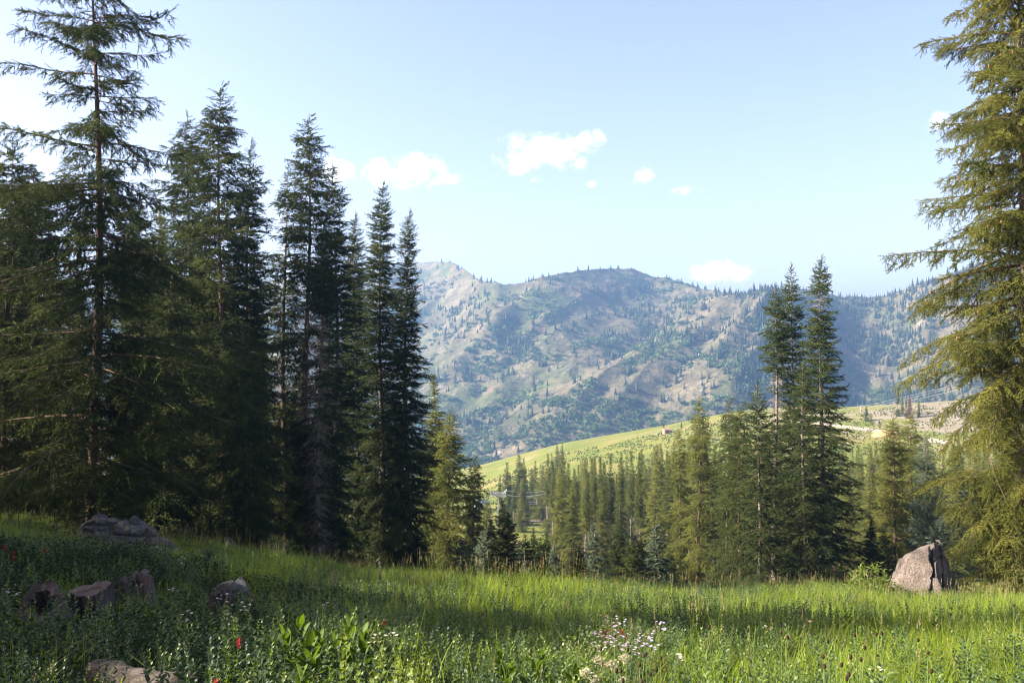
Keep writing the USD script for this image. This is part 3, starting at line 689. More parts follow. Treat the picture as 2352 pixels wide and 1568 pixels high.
# --- the tall clump right of the middle
RC = 'tall firs clumped at the right of the meadow'
right_clump = [
 ('fir_tree', 'leftmost of the tall right-hand firs, its pale trunk bare below a twin tip', 1781, 55, 662, [(662, 2), (720, 22), (790, 24), (850, 26), (920, 34), (1050, 48), (1200, 62), (1340, 66)], 41, FIR, dict(bare=((.60, .74),), gap=.28)),
 ('fir_tree', 'middle of the tall right-hand firs, a needle-thin dark spire', 1820, 56, 612, [(612, 2), (660, 13), (720, 27), (800, 34), (880, 32), (1000, 38), (1150, 50), (1340, 56)], 42, FIR, dict(gap=.30, clump=.42)),
 ('fir_tree', 'tallest of the right-hand firs with dense tip and black skirt spreading over the meadow', 1886, 53, 593, [(593, 2), (640, 16), (700, 26), (735, 24), (800, 34), (900, 44), (1000, 58), (1100, 78), (1200, 88), (1340, 92)], 43, FIR, dict(gap=.26, per=6, bare=((.86, .90),))),
 ('fir_tree', 'short fir leaning on the left foot of the tall right-hand firs', 1742, 52, 880, [(880, 2), (950, 22), (1050, 34), (1180, 46), (1340, 52)], 44, FIR, {}),
 ('fir_tree', 'young dense fir filling the space between the tall right-hand firs', 1846, 50, 830, [(830, 2), (900, 24), (1000, 40), (1150, 58), (1340, 66)], 45, FIR, {}),
 ('fir_tree', 'bright green fir left of the tall right-hand firs, twin of the darker fir beside it', 1700, 60, 925, [(925, 2), (980, 18), (1060, 28), (1180, 38), (1340, 44)], 46, SPR, {}),
 ('fir_tree', 'dark twin-tipped fir two trees left of the tall right-hand firs', 1673, 64, 918, [(918, 2), (980, 16), (1060, 24), (1180, 32), (1340, 38)], 47, SPR, {}),
 ('spruce_tree', 'slender spruce standing a head above the sunlit forest, third left of the tall firs', 1605, 66, 916, [(916, 2), (980, 20), (1060, 28), (1180, 40), (1340, 48)], 48, (M_BARK, M_DEAD, M_NEEDLE_FOREST), {}),
 ('spruce_tree', 'rust-flecked narrow spruce at the front of the sunlit forest, below the slender spruce', 1560, 70, 985, [(985, 2), (1040, 16), (1120, 22), (1220, 32), (1340, 38)], 49, (M_BARK, M_DEAD, M_NEEDLE_FOREST), {}),
 ('spruce_tree', 'yellow-green spruce rising directly behind the pink boulder', 2052, 58, 962, [(962, 2), (1020, 24), (1090, 40), (1200, 52), (1330, 58)], 50, (M_BARK, M_DEAD, M_NEEDLE_SUN), dict()),
 ('spruce_tree', 'spruce with a round-shouldered tip between the boulder spruce and the right edge tree', 2094, 62, 950, [(950, 2), (1000, 22), (1090, 32), (1200, 42), (1330, 48)], 51, (M_BARK, M_DEAD, M_NEEDLE_FOREST), {}),
 ('fir_tree', 'blue-green fir with a white trunk behind the right shoulder of the boulder', 2128, 52, 1000, [(1000, 2), (1080, 20), (1180, 34), (1330, 42)], 52, (M_BARK_GREY, M_DEAD, M_NEEDLE_BLUE), {}),
]
for (nm, lb, u, d, tv, marks, seed, mats, kw) in right_clump:
    named_tree(nm, lb, u, d, tv, marks, seed, mats=mats, group=RC, **kw)

# --- patterns for the forest: a few habits, copied
FOREST = []
for k, (H, rad, seed, mats, kw) in enumerate([
    (19, 1.75, 61, (M_BARK, M_DEAD, M_NEEDLE_FOREST), {}), (21, 1.4, 62, (M_BARK_GREY, M_DEAD, M_NEEDLE_FOREST), dict(bare=((.30, .46),))), (17, 1.9, 63, (M_BARK, M_DEAD, M_NEEDLE_FOREST), dict(clump=.45)),
    (20, 1.25, 64, (M_BARK_GREY, M_DEAD, M_NEEDLE_FOREST), {}), (18, 1.65, 65, (M_BARK, M_DEAD, M_NEEDLE_FOREST), dict(clump=.5)), (16, 1.35, 66, (M_BARK_GREY, M_DEAD, M_NEEDLE_RUST), dict(clump=.5, fill=.6))]):
    parts = conifer(seed, H, [(0.0, rad * .95), (.14, rad), (.4, rad * .80), (.62, rad * .56), (.8, rad * .33), (.92, rad * .16), (1.0, .02)], 0.10, 0.15, per=6, gap=.46, wood_px=.4, n2k=2.0, **kw)
    c = proto(f'forest_pattern_{k}')
    tree_parts(c, mats, parts)
    FOREST.append((c, H))
YOUNG = []
for k, (H, rad, seed, m) in enumerate([(4.5, .95, 71, M_NEEDLE), (3.2, .85, 72, M_NEEDLE_BLUE), (6.0, 1.0, 73, M_NEEDLE_FIR)]):
    parts = conifer(seed, H, [(0.0, rad * .85), (.12, rad), (.5, rad * .62), (.8, rad * .3), (1.0, .02)], 0.05, 0.055, per=6, gap=.30, up=35, down=-5, droop=.12)
    c = proto(f'young_pattern_{k}')
    tree_parts(c, (M_BARK, M_BARK, m), parts)
    YOUNG.append((c, H))
rng = np.random.default_rng(5)

def forest_tree(kind, u, d, top_v, label, group, name='spruce_tree', cat='tree', pats=None, wide=1.0):
    c, H = (pats or FOREST)[kind]
    if name == 'spruce_tree' and ' fir' in ' ' + label.split(' ', 8)[0] + ' ' + ' '.join(label.split()[:5]):
        name = 'fir_tree'
    g = at(u, d, -0.1)
    bv = 784 - g[2] / d * FPX
    s = (bv - top_v) / FPX * d / H
    w = s ** 0.75 * wide * rng.uniform(.85, 1.35)
    return copy(c, name, label, cat, g, rng.uniform(0, 6.28), (w, w, s), group)

# sunlit forest between the meadow and the grassy hill
G1 = 'sunlit forest below the grassy hill'
front = [(1312, 105, 1112, 4), (1345, 120, 1075, 1), (1385, 110, 1062, 0), (1425, 125, 1050, 3), (1468, 118, 1040, 1), (1505, 122, 1032, 0), (1535, 112, 1045, 4), (1640, 105, 1035, 2), (1585, 100, 1060, 1), (1715, 100, 1020, 0), (1270, 150, 1060, 1), (1290, 135, 1048, 0),
         (1950, 85, 1075, 0), (1968, 100, 1050, 3), (1998, 82, 1090, 2), (2030, 90, 1045, 0), (2110, 84, 1060, 2), (2190, 80, 1040, 0), (2240, 75, 1050, 4), (1935, 110, 1040, 3),
         (1985, 95, 1035, 1), (2015, 105, 1020, 4), (2075, 110, 1030, 3), (2145, 95, 1000, 0), (2170, 90, 980, 2), (2215, 85, 960, 1)]
front_txt = ['shaggy dark spruce at the left front corner of the sunlit forest', 'spruce with a grey stem showing, second from the left at the forest front', 'even green spruce third from the left at the forest front', 'narrow fir in the left half of the forest front, darker than its neighbours',
             'spruce with a bare middle near the centre of the forest front', 'full spruce at the centre of the forest front', 'ragged spruce just left of the rust-flecked spruce', 'wide spruce behind the slender spruce that tops the forest', 'grey-stemmed spruce between the rust-flecked and the slender spruce',
             'spruce showing between the bright green fir and the tall right-hand firs', 'thin yellow-green spruce at the clearing edge with pale stems below', 'bright green spruce overlooking the clearing from its right side', 'grey-stemmed tree in the gap right of the black fir skirt', 'ragged tree seen in the gap left of the boulder spruce',
             'narrow fir between the boulder spruce and its round-shouldered neighbour', 'spruce half hidden by the right edge tree, above the boulder', 'dark wide spruce behind the branches of the right edge tree', 'grey-stemmed spruce glimpsed through the right edge tree']
for (u, d, tv, k), tx in zip(front, front_txt):
    forest_tree(k, u, d, tv, tx, G1)
n = 0
cand = []
for d in (145, 185, 235):
    for u in np.arange(1290, 2330, 15.0):
        cand.append((u + rng.normal(0, 7), d + rng.normal(0, 7)))
for u, d in cand:
    if 1745 < u < 1930 and d > 170: continue
    tv = 1045 + 14 * math.sin(u / 37.0) + rng.normal(0, 27) - 0.03 * max(0, u - 1900) + (0 if u > 1330 else 30)
    tv = max(tv, ridge_v(u) + 22)
    if u > 1930: tv = max(tv, 1015 + rng.normal(0, 10))
    kd = int(rng.choice([0, 1, 2, 3, 4, 4, 1, 5], p=[.22, .2, .14, .12, .1, .1, .1, .02]))
    forest_tree(kd, u, d, tv, ('fir' if kd in (1, 3, 5) else 'spruce') + ' among the closed ranks deep in the sunlit forest', G1)
# trees round the clearing and the chairlift
G2 = 'spruces round the clearing by the chairlift'
for (u, d, tv, k, tx) in [(1166, 235, 1062, 0, 'spruce left behind the lift tower'), (1192, 240, 1044, 2, 'broad dark-tipped spruce right of the lift tower'), (1203, 246, 1052, 3, 'narrow fir pressed against the broad spruce by the lift'), (1180, 215, 1108, 1, 'thin spruce in front of the lift cables, nearest the tower'),
                          (1200, 212, 1098, 4, 'sunlit spruce in front of the lift cables, left of the hanging chair'), (1148, 238, 1090, 1, 'slim tree by the left end of the lift crossarm'), (1230, 262, 1058, 0, 'spruce behind the hanging lift chair'), (1246, 250, 1068, 2, 'spreading dark tree right of the hanging lift chair'),
                          (1258, 180, 1042, 1, 'tall grey-stemmed spruce on the right border of the clearing'), (1280, 300, 1022, 2, 'lone dark spruce high on the left end of the hill crest'), (1292, 310, 1015, 0, 'paler spruce beside the lone crest spruce'), (1268, 290, 1040, 3, 'small fir below the crest pair'),
                          (1118, 150, 1130, 2, 'dark narrow spruce on the left border of the clearing'), (1220, 255, 1075, 4, 'ragged tree straight above the hanging chair')]:
    forest_tree(k, u, d, tv, tx, G2, wide=1.25)
# young trees along the brow of the meadow
G3 = 'young conifers along the brow of the meadow'
for (u, d, tv, k, tx) in [(1060, 42, 1238, 1, 'blue-green sapling at the foot of the full conical spruce'), (1112, 60, 1215, 1, 'pale young spruce left of the double-topped young fir'), (1126, 62, 1192, 2, 'dark slim young fir behind the pale young spruce'), (1153, 55, 1148, 2, 'tallest young fir on the brow, dark and spired'), (1166, 57, 1180, 0, 'second spire beside the tallest young fir'),
                          (1196, 60, 1240, 1, 'grey-green young spruce right of the tallest young fir'), (1208, 62, 1228, 0, 'young spruce with a dark right side, middle of the brow'), (1226, 70, 1210, 2, 'slim young fir against the bright clearing'), (1243, 66, 1235, 0, 'short young spruce right of the slim fir in the clearing'), (1256, 68, 1222, 2, 'dark pointed young fir near the yellow shrubs'),
                          (1275, 60, 1250, 1, 'bluish young spruce over the rust-red sapling'), (1362, 62, 1200, 1, 'grey-green young spruce before the left forest front'), (1418, 66, 1195, 2, 'twin-stemmed young fir at the forest foot'), (1448, 60, 1240, 0, 'bright young spruce low at the forest foot'), (1505, 60, 1205, 1, 'blue young spruce low before the ragged spruce'),
                          (1540, 62, 1260, 0, 'small bushy spruce at the foot of the rust-flecked tree'), (1330, 58, 1255, 0, 'low dark spruce at the feet of the left forest trees'), (1470, 66, 1225, 0, 'young spruce between the twin-stemmed fir and the blue one'), (2030, 52, 1215, 0, 'green young spruce touching the left side of the boulder'), (2000, 56, 1190, 2, 'young fir in the gap between black skirt and boulder'), (2160, 44, 1190, 1, 'young spruce at the right shoulder of the boulder')]:
    forest_tree(k, u, d, tv, tx, G3, 'young_conifer', 'young tree', YOUNG)
c, H = YOUNG[1]
t = thing('rusty_sapling', 'rust-red dead sapling low on the brow of the meadow', 'sapling', at(1268, 44))
tree_parts(t, (M_BARK, M_DEAD, M_NEEDLE_RUST), conifer(79, 1.3, [(0, .5), (.2, .6), (.6, .4), (1, .02)], .045, .03, per=6, gap=.22, up=30, down=0))
t = thing('rusty_sapling', 'smaller rust-red sapling beside the other, half sunk in the grass', 'sapling', at(1246, 46))
tree_parts(t, (M_BARK, M_DEAD, M_NEEDLE_RUST), conifer(80, 1.0, [(0, .4), (.2, .5), (.6, .3), (1, .02)], .045, .03, per=6, gap=.22, up=30, down=0))
# ranks behind the dark stand
for k in range(44):
    u = rng.uniform(-250, 1000); d = rng.uniform(56, 95)
    tv = 560 + rng.normal(0, 60) + 0.22 * max(0, u - 300) + (120 if u > 600 else 0) + (140 if u > 800 else 0)
    if 590 < u < 680: tv += 120
    forest_tree(int(rng.integers(0, 5)), u, d, tv, 'dark conifer deep inside the left stand, only patches of it showing', 'deep ranks of the left stand', wide=1.1)
# unseen trees: left ones shadow the meadow, those behind are added to block sky
G5 = 'unseen conifers placed round the viewer to shade the near meadow'
SHADE = [(-25, 4.6, 9.5), (-33, 6, 12), (-28, 17.5, 14), (-35, 18.5, 17), (-27, 8.7, 20), (-32, 22, 15), (-39, 21, 18),
         (-27, 28, 12), (-33, 31, 14), (-31, 37, 13), (-38, 39, 15), (-34, 45, 14), (-42, 47, 16), (-44, 34, 16),
         (-13, -5, 15), (-7, -9, 18), (-1, -7, 16), (5, -10, 19), (11, -6, 17), (16, -11, 18), (22, -4, 16), (-18, -2, 12), (2, -14, 20), (19, 1, 14)]  # second row: mostly trees added behind the eye to block sky light
SHADE += [(-21, 3.9, 9.8), (-21.6, 5.3, 10.3), (-20.6, 6.6, 10.2), (-25, 2.6, 12.0), (-26, 4.6, 12.6), (-18, 4.6, 8.0), (-17.5, 6.4, 8.2)]
SHADE += [(-21 + .5 * math.sin(q * 2.1), 6.6 + 1.45 * q, 10.3 + .12 * q + .5 * math.sin(q * 3.3)) for q in range(8)] + [(-25.5 + .5 * math.cos(q * 1.7), 6.9 + 1.6 * q, 12.6 + .1 * q + .6 * math.cos(q * 2.9)) for q in range(7)]
for k, (x, y, h) in enumerate(SHADE):
    c, H = FOREST[k % 5]
    copy(c, 'spruce_tree', 'unseen conifer placed to shade the near meadow', 'tree', (x, y, float(ground_z(x, y))), k * 1.3, (h / H * 1.75, h / H * 1.75, h / H), G5)

# --- conifers on the mountains
def far_conifer(seed, n=34):
    r = np.random.default_rng(seed)
    h = r.uniform(0.02, 1.0, n) ** 1.15
    a = r.uniform(0, 6.28, n)
    rad = (1.02 - h) * 0.235 * r.uniform(.7, 1.25, n)
    o = np.stack([np.cos(a) * rad * .1, np.sin(a) * rad * .1, h + .05], 1)
    tip = np.stack([np.cos(a) * rad, np.sin(a) * rad, h - 0.03], 1)
    sd = np.stack([-np.sin(a), np.cos(a), np.zeros(n)], 1) * (rad * .75)[:, None]
    v = np.stack([o, tip - sd, tip + sd], 1).reshape(-1, 3)
    v2 = np.stack([np.array([[0, 0, 1.02]]).repeat(4, 0), *[np.stack([np.cos(np.arange(4) * 1.57 + q) * .17, np.sin(np.arange(4) * 1.57 + q) * .17, np.full(4, .02)], 1) for q in (0, 1.57)]], 1).reshape(-1, 3)
    v = np.vstack([v, v2])
    return v, np.arange(len(v)).reshape(-1, 3)
M_FAR = leaf('mountain_conifer_needles', (.012, .020, .010), (.034, .044, .019), (1, 1, .5), 0.1, 0.02, 0.7, 0.2)
FARP = []
for k in range(4):
    c = proto(f'mountain_conifer_pattern_{k}')
    obj('trunk', tube([[0, 0, -.08], [0, 0, .35]], [.03, .02], 4), M_BARK, c)
    obj('crown', far_conifer(200 + k), M_FAR, c)
    FARP.append(c)
def mountain_trees(n, seed):
    r = np.random.default_rng(seed)
    out = []
    while len(out) < n:
        X = r.uniform(-0.20, 0.62, 4000); t = r.uniform(0.02, 1.0, 4000) ** 0.9
        x, y, z = mountain_z(X, t)
        m1 = fbm2(x, y, 75.0, 4, 31); m2 = fbm2(x, y, 20.0, 2, 32)
        keep = (m1 * .6 + m2 * .4 + 0.10 * (0.45 - t) + 0.06 * (X > 0.25) > 0.53) | (r.random(4000) < 0.06) | ((t > 0.985) & (r.random(4000) < .6))
        for q in np.nonzero(keep)[0]:
            out.append((x[q], y[q], z[q] - 0.5, t[q]))
    return np.array(out[:n]), r
_T, _r = mountain_trees(6800, 41)
_sz = np.where(_r.random(len(_T)) < .8, _r.uniform(4.0, 10, len(_T)), _r.uniform(10, 15, len(_T)))
_seen = _sz / _T[:, 1] * (np.abs(_T[:, 0] / _T[:, 1] - 0.19) < 0.30)
_order = np.argsort(-_seen)
for q in _order[:300]:
    copy(FARP[int(_r.integers(0, 4))], 'mountain_conifer', 'one of the conifers dotted over the dry mountainside across the valley', 'tree', _T[q, :3], _r.uniform(0, 6.28), float(_sz[q]), 'conifers dotted over the mountainside')
_rest = _order[300:]
scatter('mountain_wood', [[('crown', far_conifer(210 + k), M_FAR, False)] for k in range(4)], _T[_rest, :3], _r.uniform(0, 6.28, len(_rest)), _sz[_rest], _r.integers(0, 4, len(_rest)), 'small conifers scattered thinly over the mountainside, too many to count', 'woodland')
# shrubs low on the mountain
def shrub_shape(seed, n=26):
    r = np.random.default_rng(seed)
    p = r.normal(0, .38, (n, 3)); p[:, 2] = np.abs(p[:, 2]) * .9
    d = r.normal(0, .26, (n, 3, 3))
    v = (p[:, None] + d).reshape(-1, 3)
    return v, np.arange(len(v)).reshape(-1, 3)
M_SHRUB = leaf('mountain_shrub_leaves', (.022, .042, .012), (.070, .105, .030), (1, 1.1, .4), 0.2, 0.012, 0.7, 0.2)
_X = _r.uniform(-0.25, 0.6, 16000); _t = _r.uniform(0.0, 1.0, 16000) ** 1.3
_x, _y, _z = mountain_z(_X, _t)
_k = fbm2(_x, _y, 48.0, 4, 61) + 0.16 * (0.32 - _t) > 0.51
scatter('mountain_shrubs', [[('leaves', shrub_shape(230 + k), M_SHRUB, False)] for k in range(4)], np.stack([_x, _y, _z], 1)[_k], _r.uniform(0, 6.28, _k.sum()), _r.uniform(2.2, 6.0, _k.sum()), _r.integers(0, 4, _k.sum()), 'green shrubs and young aspens clothing the foot of the mountain', 'shrubs')

# pale outcrops on the mountain, tussocks and stones on the grassy hill
def chunk(seed):
    r = np.random.default_rng(seed)
    m = trimesh.convex.convex_hull(r.normal(0, 1, (11, 3)) * [.55, .45, .35])
    return np.array(m.vertices), np.array(m.faces)
M_OUT = noisy('pale_outcrop', [(.3, (.09, .08, .07)), (.7, (.22, .20, .18))], .5, 4, .95, coord='world')
_X = _r.uniform(-0.22, 0.6, 14000); _t = _r.uniform(0.0, 0.97, 14000)
_x, _y, _z = mountain_z(_X, _t)
_k = fbm2(_x, _y, 40.0, 4, 81) - .10 * _t > 0.535
scatter('mountain_outcrops', [[('rock', chunk(240 + k), M_OUT, False)] for k in range(4)], np.stack([_x, _y, _z], 1)[_k], _r.uniform(0, 6.28, _k.sum()), _r.uniform(.6, 2.4, _k.sum()) * _r.uniform(.5, 1, _k.sum()), _r.integers(0, 4, _k.sum()), 'pale broken outcrops and scree blocks strewn over the mountainside', 'rocks')
def tussock(seed, n=14):
    r = np.random.default_rng(seed)
    a = r.uniform(0, 6.28, n); b = np.stack([np.cos(a), np.sin(a), 0 * a], 1) * r.uniform(0, .3, n)[:, None]
    tip = b * 2.1 + np.stack([0 * a, 0 * a, r.uniform(.5, 1, n)], 1)
    sd = np.stack([-np.sin(a), np.cos(a), 0 * a], 1) * .16
    return np.stack([b - sd, b + sd, tip], 1).reshape(-1, 3), np.arange(3 * n).reshape(-1, 3)
M_TUSS = leaf('hill_grass', (.045, .070, .014), (.125, .125, .034), (1.1, 1.2, .4), 0.3, .05, .8, .15, isl=.2)
_d = np.sqrt(_r.uniform(255 ** 2, 432 ** 2, 12000)); _x = _d * _r.uniform(-.06, .56, 12000)
_k = fbm2(_x, _d, 9.0, 3, 83) > .47
scatter('hill_tussocks', [[('blades', tussock(250 + k), M_TUSS, False)] for k in range(3)], np.stack([_x, _d, ground_z(_x, _d)], 1)[_k], _r.uniform(0, 6.28, _k.sum()), _r.uniform(.35, .95, _k.sum()), _r.integers(0, 3, _k.sum()), 'rough grass tussocks over the sunlit hill', 'grass')
_d = np.sqrt(_r.uniform(320 ** 2, 430 ** 2, 2600)); _x = _d * _r.uniform(.16, .56, 2600)
_k = fbm2(_x, _d, 16.0, 3, 84) + .12 * (_x / _d - .35) > .52
scatter('hill_stones', [[('rock', chunk(260 + k), M_OUT, False)] for k in range(3)], np.stack([_x, _d, ground_z(_x, _d)], 1)[_k], _r.uniform(0, 6.28, _k.sum()), _r.uniform(.15, .6, _k.sum()), _r.integers(0, 3, _k.sum()), 'pale stones strewn along the top of the hill', 'stones')
# ------------------------------------------------------------------ rocks, stumps and the log
def hit(u, v, y0=5.0, y1=430.0):
    """The ground point seen at picture point (u, v)."""
    d = np.concatenate([np.arange(y0, 60, 0.05), np.arange(60, y1, 0.5)])
    d = d[d >= y0]
    z = ground_z((u - 1176.0) / FPX * d, d)
    over = (784 - v) / FPX * d < z
    k = int(np.argmax(over)) if over.any() else len(d) - 1
    return at(u, d[k])

def stand(u, v, h, y0=6.0, y1=34.0):
    y0 = min(y0, 4.6)
    """The foot of an upright thing of height h whose top is seen at (u, v)."""
    d = np.arange(y0, y1, 0.05)
    z = ground_z((u - 1176.0) / FPX * d, d) + h
    vv = 784 - z / d * FPX
    return at(u, d[int(np.argmin(np.abs(vv - v)))])

def rock(points, seed, res=0.05, amp=0.05, cracks=(), ridged=0.0, chisel=0.0):
    """A boulder: the hull of a few corners, refined and broken up by noise; cracks are (point, normal, depth, width)."""
    m = trimesh.convex.convex_hull(np.asarray(points, float))
    v, f = trimesh.remesh.subdivide_to_size(m.vertices, m.faces, res, max_iter=14)
    m = trimesh.Trimesh(v, f, process=True)
    m = trimesh.Trimesh(*[np.array(x) for x in (m.vertices, m.faces)], process=True)
    trimesh.smoothing.filter_taubin(m, iterations=2)
    v, nrm = np.array(m.vertices), np.array(m.vertex_normals)
    q = v + seed * 13.7
    disp = (meshkit.fbm(q * 2.2, 4, seed) - .5) * 2 * amp + (meshkit.fbm(q * 9, 3, seed + 3) - .5) * amp * 0.7
    if ridged:
        disp -= ridged * (1 - np.abs(2 * meshkit.noise(q * np.array([2.5, 2.5, 5.0]), seed + 7) - 1)) ** 6
    if chisel:
        c = meshkit.noise(q * 3.1, seed + 9); disp += chisel * (np.floor(c * 5) / 5 - c * 0.4)
    for p, n, dep, w in cracks:
        n = np.asarray(n, float) / np.linalg.norm(n)
        wob = (meshkit.fbm(q * 1.7, 3, seed + 5) - .5) * 0.35
        disp -= dep * np.exp(-(((v - p) @ n + wob) / w) ** 2)
    return v + nrm * disp[:, None], np.array(m.faces)

def rock_material(name, base, lichen, spot):
    n = {"tc": ("texture_coordinate", {}), "n1": ("noise_texture", {"scale": 3.0, "detail": 7.0, "roughness": 0.65}), "r1": ("rgb_ramp", {"ramp": base}),
         "n2": ("noise_texture", {"scale": 28.0, "detail": 4.0, "roughness": 0.7}), "m2": ("map_range", {"range_type": "smoothstep", "from_min": 0.47, "from_max": 0.60, "to_max": .85, "clamp": True}), "x2": ("mix", {"color2": spot}),
         "n3": ("noise_texture", {"scale": 4.5, "detail": 6.0, "roughness": 0.72}), "m3": ("map_range", {"range_type": "smoothstep", "from_min": 0.56, "from_max": 0.64, "to_max": .8, "clamp": True}), "x3": ("mix", {"color2": lichen}),
         "b": ("bump", {"strength": 1.0, "distance": 0.05}), "p": ("principled_bsdf", {"roughness": 0.92, "specular_ior_level": 0.2})}
    l = [("tc.object", "n1.vector"), ("tc.object", "n2.vector"), ("tc.object", "n3.vector"), ("n1.fac", "r1.fac"), ("n2.fac", "m2.value"), ("m2.result", "x2.fac"), ("r1.color", "x2.color1"),
         ("n3.fac", "m3.value"), ("m3.result", "x3.fac"), ("x2.color", "x3.color1"), ("x3.color", "p.base_color"), ("n2.fac", "b.height"), ("b.normal", "p.normal")]
    return usdkit.material(stage, L + name, n, l, surface="p.BSDF")
M_PINK = rock_material('pink_granite', [(.3, (.058, .048, .043)), (.5, (.130, .106, .093)), (.7, (.20, .163, .142))], (.12, .11, .10), (.075, .06, .052))
M_GREY = rock_material('grey_rock', [(.3, (.06, .055, .052)), (.55, (.145, .135, .125)), (.75, (.25, .235, .22))], (.19, .165, .06), (.06, .055, .05))
M_WOOD = noisy('weathered_wood', [(.25, (.014, .010, .008)), (.5, (.045, .034, .028)), (.75, (.13, .105, .09))], 7.0, 6, 0.9, 0.8, 22, (1, 1, .16), 0.02)  # stump woods, cut face too, darkened to stand for shade
M_CUT = noisy('cut_wood', [(.3, (.04, .029, .021)), (.7, (.10, .078, .060))], 9.0, 5, 0.9, 0.4, 30)

def split_rock(points, cuts, seed, amp, res, gapw, shifts):
    """A boulder cleft into slabs: the hull of its corners cut by planes, each slab refined and roughened."""
    import manifold3d as m3
    whole = m3.Manifold.hull_points(np.asarray(points, float))
    slabs, rest = [], whole
    for nrm, off in cuts:
        nrm = np.asarray(nrm, float) / np.linalg.norm(nrm)
        a_, b_ = rest.split_by_plane(list(nrm), off)
        slabs.append((a_, nrm)); rest = b_
    slabs.append((rest, np.zeros(3)))
    out = []
    for k, (s_, nrm) in enumerate(slabs):
        q = s_.refine_to_length(res).to_mesh()
        v, f = np.array(q.vert_properties[:, :3], float), np.array(q.tri_verts)
        m = trimesh.Trimesh(v, f, process=True)
        trimesh.smoothing.filter_taubin(m, iterations=1)
        v, n = np.array(m.vertices), np.array(m.vertex_normals)
        w = v + seed * 9.1
        dsp = (meshkit.fbm(w * 1.9, 3, seed) - .5) * 2.2 * amp + (meshkit.fbm(w * 7, 3, seed + 2) - .5) * amp * 1.5 - amp * .9 * (1 - np.abs(2 * meshkit.noise(w * np.array([2.2, 2.2, 3.4]), seed + 4) - 1)) ** 7
        out.append((v + n * dsp[:, None] + np.asarray(shifts[k]), np.array(m.faces)))
    return out
g = at(2130, 23.0)
_pts = [(-.86, .2, -.3), (-.74, -.45, -.3), (.10, -.80, -.3), (.62, -.40, -.3), (.90, .3, -.3), (.5, 1.0, -.3), (-.6, .9, -.3), (-.78, -.05, .35), (.14, -.62, .35), (.06, -.44, .85), (-.42, -.05, 1.10), (-.24, -.08, 1.28),
        (.02, -.16, 1.38), (.32, .12, 1.40), (.44, .36, 1.30), (.70, .45, .85), (.84, .35, .40), (-.3, .6, 1.0), (.2, .7, 1.1)]
t = thing('boulder', 'pointed pink granite boulder with deep cracks, standing in the grass on the right', 'boulder', g, scale=(1.15, 1.15, 1.30))
for mesh_ in split_rock(_pts, [((-1, -.12, .42), .36), ((-1, -.25, .62), .545 - .30), ((-.25, -.2, 1.0), 1.02)], 3, .042, .045, .03, [(-.11, -.03, -.06), (-.05, 0, -.02), (0, .03, .05), (0, 0, 0)]):
    obj('slab', mesh_, M_PINK, t, smooth=22)
def put(name, mesh, mat, loc, rotz, label, cat, smooth=35, group=None):
    m = obj(name, mesh, mat, smooth=smooth, label=label, cat=cat, group=group)
    x = UsdGeom.Xformable(m)
    x.AddTranslateOp().Set(Gf.Vec3d(*map(float, loc))); x.AddRotateZOp().Set(rotz)
    return m
g = at(262, 21.5)
_a = [(-1.05, .1, -.4), (-.8, -.5, -.4), (.1, -.55, -.4), (.25, .6, -.4), (-.7, .8, -.4), (-.92, -.1, .45), (-.65, -.35, .75), (-.2, -.4, .92), (.10, -.3, .8), (.15, .4, .75), (-.6, .4, .85)]
_b = [(.02, -.5, -.4), (1.55, -.35, -.4), (1.5, .5, -.4), (.2, .7, -.4), (.05, -.3, .70), (.35, -.2, .88), (.65, -.1, .75), (1.1, 0, .45), (1.5, .1, .12), (.3, .5, .8)]
t = thing('boulder', 'broad dark grey boulder split by a cleft, under the tall left spruce', 'boulder', g)
obj('lump', rock(_a, 5, .055, .06, ridged=.09, chisel=.08), M_GREY, t, smooth=35)
obj('lump', rock(_b, 6, .055, .06, ridged=.09, chisel=.08), M_GREY, t, smooth=35)
put('boulder', rock([(-.5, 0, -.2), (.5, .1, -.2), (0, -.5, -.2), (0, .5, -.2), (-.35, 0, .35), (.25, 0, .5), (.1, -.2, .45), (.45, .1, .15)], 7, .06, .05, ridged=.05), M_GREY, at(190, 24.5, .25), 20, 'small pale-edged rock peeping over the left end of the split boulder', 'boulder')
put('boulder', rock([(-.35, 0, -.2), (.42, .1, -.2), (0, -.4, -.2), (0, .4, -.2), (-.28, 0, .62), (-.1, -.1, .68), (.2, -.1, .4), (.4, 0, .1)], 8, .05, .05, ridged=.05), M_GREY, at(536, 26.0), 0, 'dark wedge-shaped rock in the shade right of the split boulder', 'boulder')
put('boulder', rock([(-.7, 0, -.2), (.7, .1, -.2), (0, -.5, -.2), (0, .5, -.2), (-.4, 0, .5), (.15, -.1, .7), (.5, -.1, .45), (.1, .3, .6)], 9, .06, .07, ridged=.08), M_GREY, at(858, 33.0), 0, 'grey rock at the foot of the three fir spires', 'boulder')
put('boulder', rock([(-.42, 0, -.2), (.42, .1, -.2), (0, -.35, -.2), (0, .4, -.2), (-.25, -.1, .32), (.08, -.15, .46), (.34, -.1, .34), (.1, .25, .44)], 10, .035, .04, ridged=.05), M_GREY, at(528, 13.8, .05), 0, 'pale grey rock overgrown with white asters right of the stumps', 'boulder')
put('boulder', rock([(-.3, 0, -.15), (.3, .1, -.15), (0, -.3, -.15), (0, .3, -.15), (-.1, 0, .2), (.12, -.05, .22)], 13, .04, .03), M_GREY, at(672, 13.6), 0, 'low half-hidden stone below the round dark bush', 'boulder')
put('boulder', rock([(-.3, 0, -.15), (.3, .1, -.15), (0, -.3, -.15), (0, .3, -.15), (-.12, 0, .3), (.12, -.05, .28)], 14, .04, .03), M_GREY, at(12, 14.6, .1), 0, 'pale stone at the very left edge beside the hollow stump', 'boulder')

